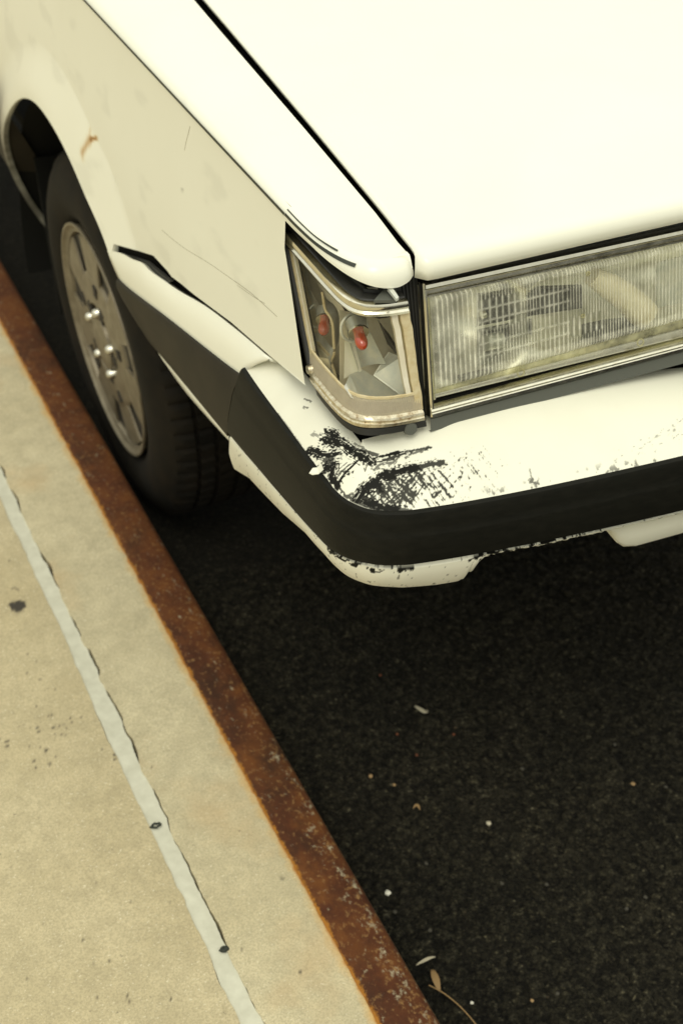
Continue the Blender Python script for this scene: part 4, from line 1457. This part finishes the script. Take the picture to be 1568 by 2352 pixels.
# small side reflector box below bulb 1
facet([sidep(505, 1050, .526), sidep(545, 1035, .528), sidep(650, 1170, .526), sidep(645, 1240, .524), sidep(520, 1120, .522)], M_REFL_D)
facet([sidep(510, 1120, .524), sidep(640, 1250, .526), sidep(630, 1360, .526), sidep(600, 1330, .525), sidep(520, 1230, .522)], M_REFL)
facet([sidep(520, 1110, .521), sidep(540, 1110, .521), sidep(645, 1235, .5215), sidep(632, 1250, .5215)], M_GLUE)
facet([sidep(470, 1290, .522), sidep(600, 1330, .524), sidep(690, 1470, .522), sidep(640, 1470, .520), sidep(560, 1400, .520)], M_REFL_D)
facet([sidep(415, 480, .529), sidep(440, 520, .529), sidep(470, 700, .529), sidep(560, 860, .529), sidep(570, 900, .529), sidep(500, 850, .529), sidep(440, 660, .529)], M_REFL_D)
# front chamber back wall and facets
facet([lin(700, 860, .062), lin(1010, 930, .062), lin(1230, 900, .060), lin(1340, 1640, .060), lin(700, 1560, .062)], M_BEIGE, 'back_wall')
facet([lin(742, 1090, .048), lin(800, 1060, .050), lin(875, 1340, .044), lin(735, 1400, .040)], M_WHITE, 'reflector')
# cone reflector round bulb 2: half bowl
def bowl2(cx0, cy0, cx1, cy1, r0, r1, b0, b1, mat, a0, a1, n=16, m_=10):
    p0, p1 = lin(cx0, cy0, b0), lin(cx1, cy1, b1)
    v = []
    for i in range(m_):
        t_ = i / (m_ - 1); p = p0 + (p1 - p0) * t_; r_ = r0 + (r1 - r0) * t_ ** .7
        for k in range(n):
            an = a0 + (a1 - a0) * k / (n - 1)
            v.append(p + r_ * (math.cos(an) * np.array([1, 0, 0]) - math.sin(an) * FN))
    return mesh('reflector', v, gridf(m_, n), mat, lamp, True)
bowl2(850, 1010, 985, 1330, .0115, .0165, .040, .034, M_REFL_D, -.15 * math.pi, -.95 * math.pi)
# floor: two dark panes meeting along a pale seam
facet([lin(735, 1470, .030), lin(780, 1370, .038), lin(880, 1330, .046), lin(960, 1380, .046), lin(1250, 1590, .022), lin(870, 1580, .020), lin(790, 1550, .022)], M_REFL_D, 'reflector')
facet([lin(965, 1375, .047), lin(1085, 1190, .050), lin(1180, 1230, .036), lin(1245, 1580, .022)], M_REFL_D, 'reflector')
facet([lin(1000, 940, .045), lin(1090, 1050, .042), lin(1180, 1200, .030), lin(1195, 1260, .028), lin(1075, 1130, .040)], M_BLACK, 'reflector')
facet([lin(1100, 880, .040), lin(1210, 880, .016), lin(1290, 1585, .016), lin(1240, 1585, .020), lin(1190, 1230, .026)], M_BEIGE, 'reflector')
# bulbs with their sockets
def bulb(cx, cy, p, tilt, sc_):
    ax = Vector(tilt).normalized()
    sock = tube('bulb_socket', [Vector(p) - ax * .004 * sc_, Vector(p) - ax * .017 * sc_], [.0085 * sc_, .0105 * sc_], M_SOCKET, lamp, 24)
    ring = tube('socket_rim', [Vector(p) - ax * .005 * sc_, Vector(p) - ax * .0028 * sc_], [.0098 * sc_, .0098 * sc_], M_CHROME, lamp, 12)
    prof_ = [(-.004, .0052), (.004, .0060), (.009, .0062), (.013, .0052), (.016, .0030), (.017, .0003)]
    return tube('bulb', [Vector(p) + ax * d * sc_ for d, _ in prof_], [r_ * sc_ for _, r_ in prof_], M_AMBER, lamp, 20)
bulb(590, 960, sidep(583, 965, .5225), (-.45, -.80, -.22), .95)
bulb(865, 1050, lin(858, 1062, .022), (-.22, -.95, -.30), 1.0)
for cx, cy, sc_ in ((535, 905, 1.), (815, 1000, 1.1)):
    p = lin(cx, cy, .040) if sc_ > 1 else sidep(cx, cy, .533)
    ring = [p + .0125 * sc_ * (math.cos(k * math.pi / 10) * np.array([1, 0, 0]) + math.sin(k * math.pi / 10) * UP) for k in range(21)]
    tube('bulb_collar', ring, .0016, M_REFL_D, lamp, 8, cap=False)
# black cavity behind the lamp and above it, with a bracket, hiding the inside of the wing
v = [(.5065, 1.19, .952), (.5065, 1.19, .78), (.60, 1.19, .78), (.60, 1.19, .952)]
slab('lamp_pocket', v, .003, M_VOID, lamp)
slab('lamp_pocket', [(.51, 1.19, .785), (.60, 1.19, .785), (.60, 1.03, .785), (.51, 1.03, .785)], .003, M_VOID, lamp)
slab('lamp_pocket', [(.598, 1.19, .78), (.598, 1.03, .78), (.598, 1.03, .95), (.598, 1.19, .95)], .003, M_VOID, lamp)
slab('lamp_pocket', [(.516, 1.17, .921), (.516, 1.06, .9195), (.526, 1.035, .919), (.545, 1.026, .919), (.59, 1.026, .919), (.59, 1.17, .921)], .002, M_VOID, lamp)
w_ = [at(LP(a_, b_), 2, .924) for a_, b_ in ((970, 785), (1060, 680), (1140, 690), (1160, 760), (1140, 785))]
slab('mounting_bracket', w_[::-1], .003, M_GREY, lamp)
w_ = [at(LP(a_, b_), 2, .930) for a_, b_ in ((1075, 690), (1110, 680), (1165, 760), (1145, 775))]
slab('mounting_bracket', w_[::-1], .003, M_REFL_D, lamp)
w_ = [at(LP(a_, b_), 2, .920) for a_, b_ in ((830, 680), (1000, 685), (1010, 750), (920, 730))]
slab('inner_panel', w_[::-1], .003, M_PAINT, lamp)
w_ = [face(*LP(a_, b_), -.004) for a_, b_ in ((1165, 790), (1200, 700), (1185, 760), (1225, 800), (1230, 875), (1175, 880))]
# small screw and rust bits at the rear foot of the lamp
tube('screw', [lampP(1.0, .04, .001), lampP(1.0, .04, .007)], [.006, .0045], M_CHROME_P, lamp, 8)
tube('screw', [lampP(53, -.11, .002), lampP(53, -.11, .006)], [.0075, .006], M_GREY, lamp, 14)

# ------------------------------------------------------------------ litter on the asphalt
t = NT('dry_leaf', (.30, .19, .08), .7); M_LEAF = t.m
t = NT('pale_petal', (.52, .47, .34), .6); M_PETAL = t.m
M_STONE = NT('white_pebble', (.75, .73, .62), .6).m
M_STONE_T = NT('tan_grit', (.34, .22, .10), .8).m
M_STONE_G = NT('grey_grit', (.055, .05, .036), .8).m
M_STONE_R = NT('reddish_grit', (.16, .05, .018), .8).m
def curl(name, pts, w, mat, z=.004, lift=.004):
    c_ = cr([at(p, 2, z) for p in pts], 10); v = []
    for i, p in enumerate(c_):
        tg = c_[min(i + 1, 9)] - c_[max(i - 1, 0)]; tg[2] = 0; tg /= np.linalg.norm(tg)
        nn_ = np.array([-tg[1], tg[0], 0]); ww = w * (.35 + math.sin(math.pi * (i + .5) / 10))
        hgt = lift * math.sin(math.pi * i / 9)
        v += [tuple(p + nn_ * ww * .5 + [0, 0, hgt + .002]), tuple(p + [0, 0, hgt]), tuple(p - nn_ * ww * .5 + [0, 0, hgt + .0022])]
    o = mesh(name, v, gridf(10, 3), mat, None, True)
    s_ = o.modifiers.new('thickness', 'SOLIDIFY'); s_.thickness = .0006
    return o
def Q(cx, cy): return (803.9 + cx * .48742, 1378.1 + cy * .48742)
tag(curl('dry_leaf', [Q(303, 503), Q(325, 525), Q(355, 540), Q(360, 522)], .0052, M_PETAL), 'pale curled leaf scrap lying alone on dark asphalt before the bumper', 'leaf')
tag(curl('dry_leaf', [Q(297, 985), Q(312, 978), Q(328, 992)], .0034, M_LEAF), 'small tan curled leaf scrap on the asphalt near the kerb', 'leaf')
tag(curl('dry_leaf', [Q(385, 1745), Q(398, 1790), Q(418, 1845)], .0072, M_LEAF, .006), 'broad brown leaf scrap by the steel edging at the bottom of the picture', 'leaf')
tag(curl('dry_leaf', [Q(310, 1725), Q(345, 1712), Q(400, 1685)], .0034, M_PETAL, .006), 'thin pale leaf sliver beside the steel edging above the brown scrap', 'leaf')
st = cr([at(Q(*p), 2, z_) for p, z_ in (((370, 1815), .012), ((410, 1835), .012), ((450, 1860), .011), ((500, 1900), .008), ((545, 1945), .006), ((590, 2000), .005), ((620, 2060), .005))], 40)
tag(tube('straw_twig', st, .0009, M_LEAF, None, 6), 'long thin curved straw coloured stem on the asphalt by the steel edging', 'twig')
def pebble(px_, py_, r_, mat, label, group=None):
    w_ = at((px_, py_), 2, .003)
    bm = bmesh.new(); bmesh.ops.create_icosphere(bm, subdivisions=2, radius=r_)
    for v_ in bm.verts:
        k = .8 + .4 * float(h2(int(v_.co.x * 9e4), int(v_.co.y * 9e4), int(px_)))
        v_.co = Vector((v_.co.x * k, v_.co.y * k * 1.1, v_.co.z * .6)) 
    me = bpy.data.meshes.new('pebble'); bm.to_mesh(me); bm.free(); me.shade_smooth(); me.materials.append(mat)
    o = bpy.data.objects.new('pebble', me); C.objects.link(o); o.location = (w_[0], w_[1], .003)
    tag(o, label, 'pebble', group)
pebble(*Q(177, 1380), .0042, M_STONE, 'round white pebble beside the steel edging low in the picture')
pebble(*Q(652, 1052), .0036, M_PETAL, 'cream oval pebble alone on the open asphalt')
pebble(*Q(1331, 866), .0032, M_STONE_T, 'yellowish pebble on the asphalt furthest to the right')
pebble(*Q(573, 1898), .0022, M_STONE, 'tiny white pebble right of the long straw stem')
pebble(*Q(856, 1887), .0024, M_STONE_T, 'small tan pebble at the bottom right of the stem')
pebble(*Q(375, 1556), .0026, M_STONE_G, 'small grey pebble above the leaf scraps by the edging')
pebble(*Q(97, 830), .0032, M_STONE_T, 'tan crumb of grit against the steel edging')
pebble(*Q(207, 871), .0024, M_STONE_T, 'small tan crumb right of the crumb at the edging')
for k, (a_, b_) in enumerate(((142, 354), (221, 632), (487, 633), (313, 730), (358, 1242), (713, 1335), (925, 1340), (1390, 1400), (1300, 1455), (1245, 680), (1485, 880), (810, 795), (975, 1855), (210, 1470), (837, 1083))):
    w_ = Q(a_, b_)
    mt = M_STONE_R if k in (0, 1, 2, 3) else M_STONE_G
    pebble(w_[0], w_[1], .0022 if mt is M_STONE_R else .0028, mt,
           'rust red crumb among the few near the pale curled leaf scrap' if mt is M_STONE_R else 'dull grey grain of grit loose on the open dark asphalt', 'red grit crumbs' if mt is M_STONE_R else 'grey grit grains')
# small black bits on the sealant line
for k, (a_, b_, lab) in enumerate(((358, 1896, 'small black tar ring on the pale sealant line'), (515, 2180, 'small black tar lump on the sealant line near the bottom'))):
    w_ = at((a_, b_), 2, KZ + .001)
    ring = [np.array(w_) + .0058 * np.array([math.cos(q * math.pi / 6), .55 * math.sin(q * math.pi / 6), 0]) * (1 + .25 * math.sin(q * 2.3)) for q in range(13)]
    tag(tube('tar_bit', ring if k == 0 else [r_ * .6 + np.array(w_) * .4 for r_ in ring], .0015 if k == 0 else .0026, M_STRIPE, None, 6, cap=False), lab, 'tar spot')
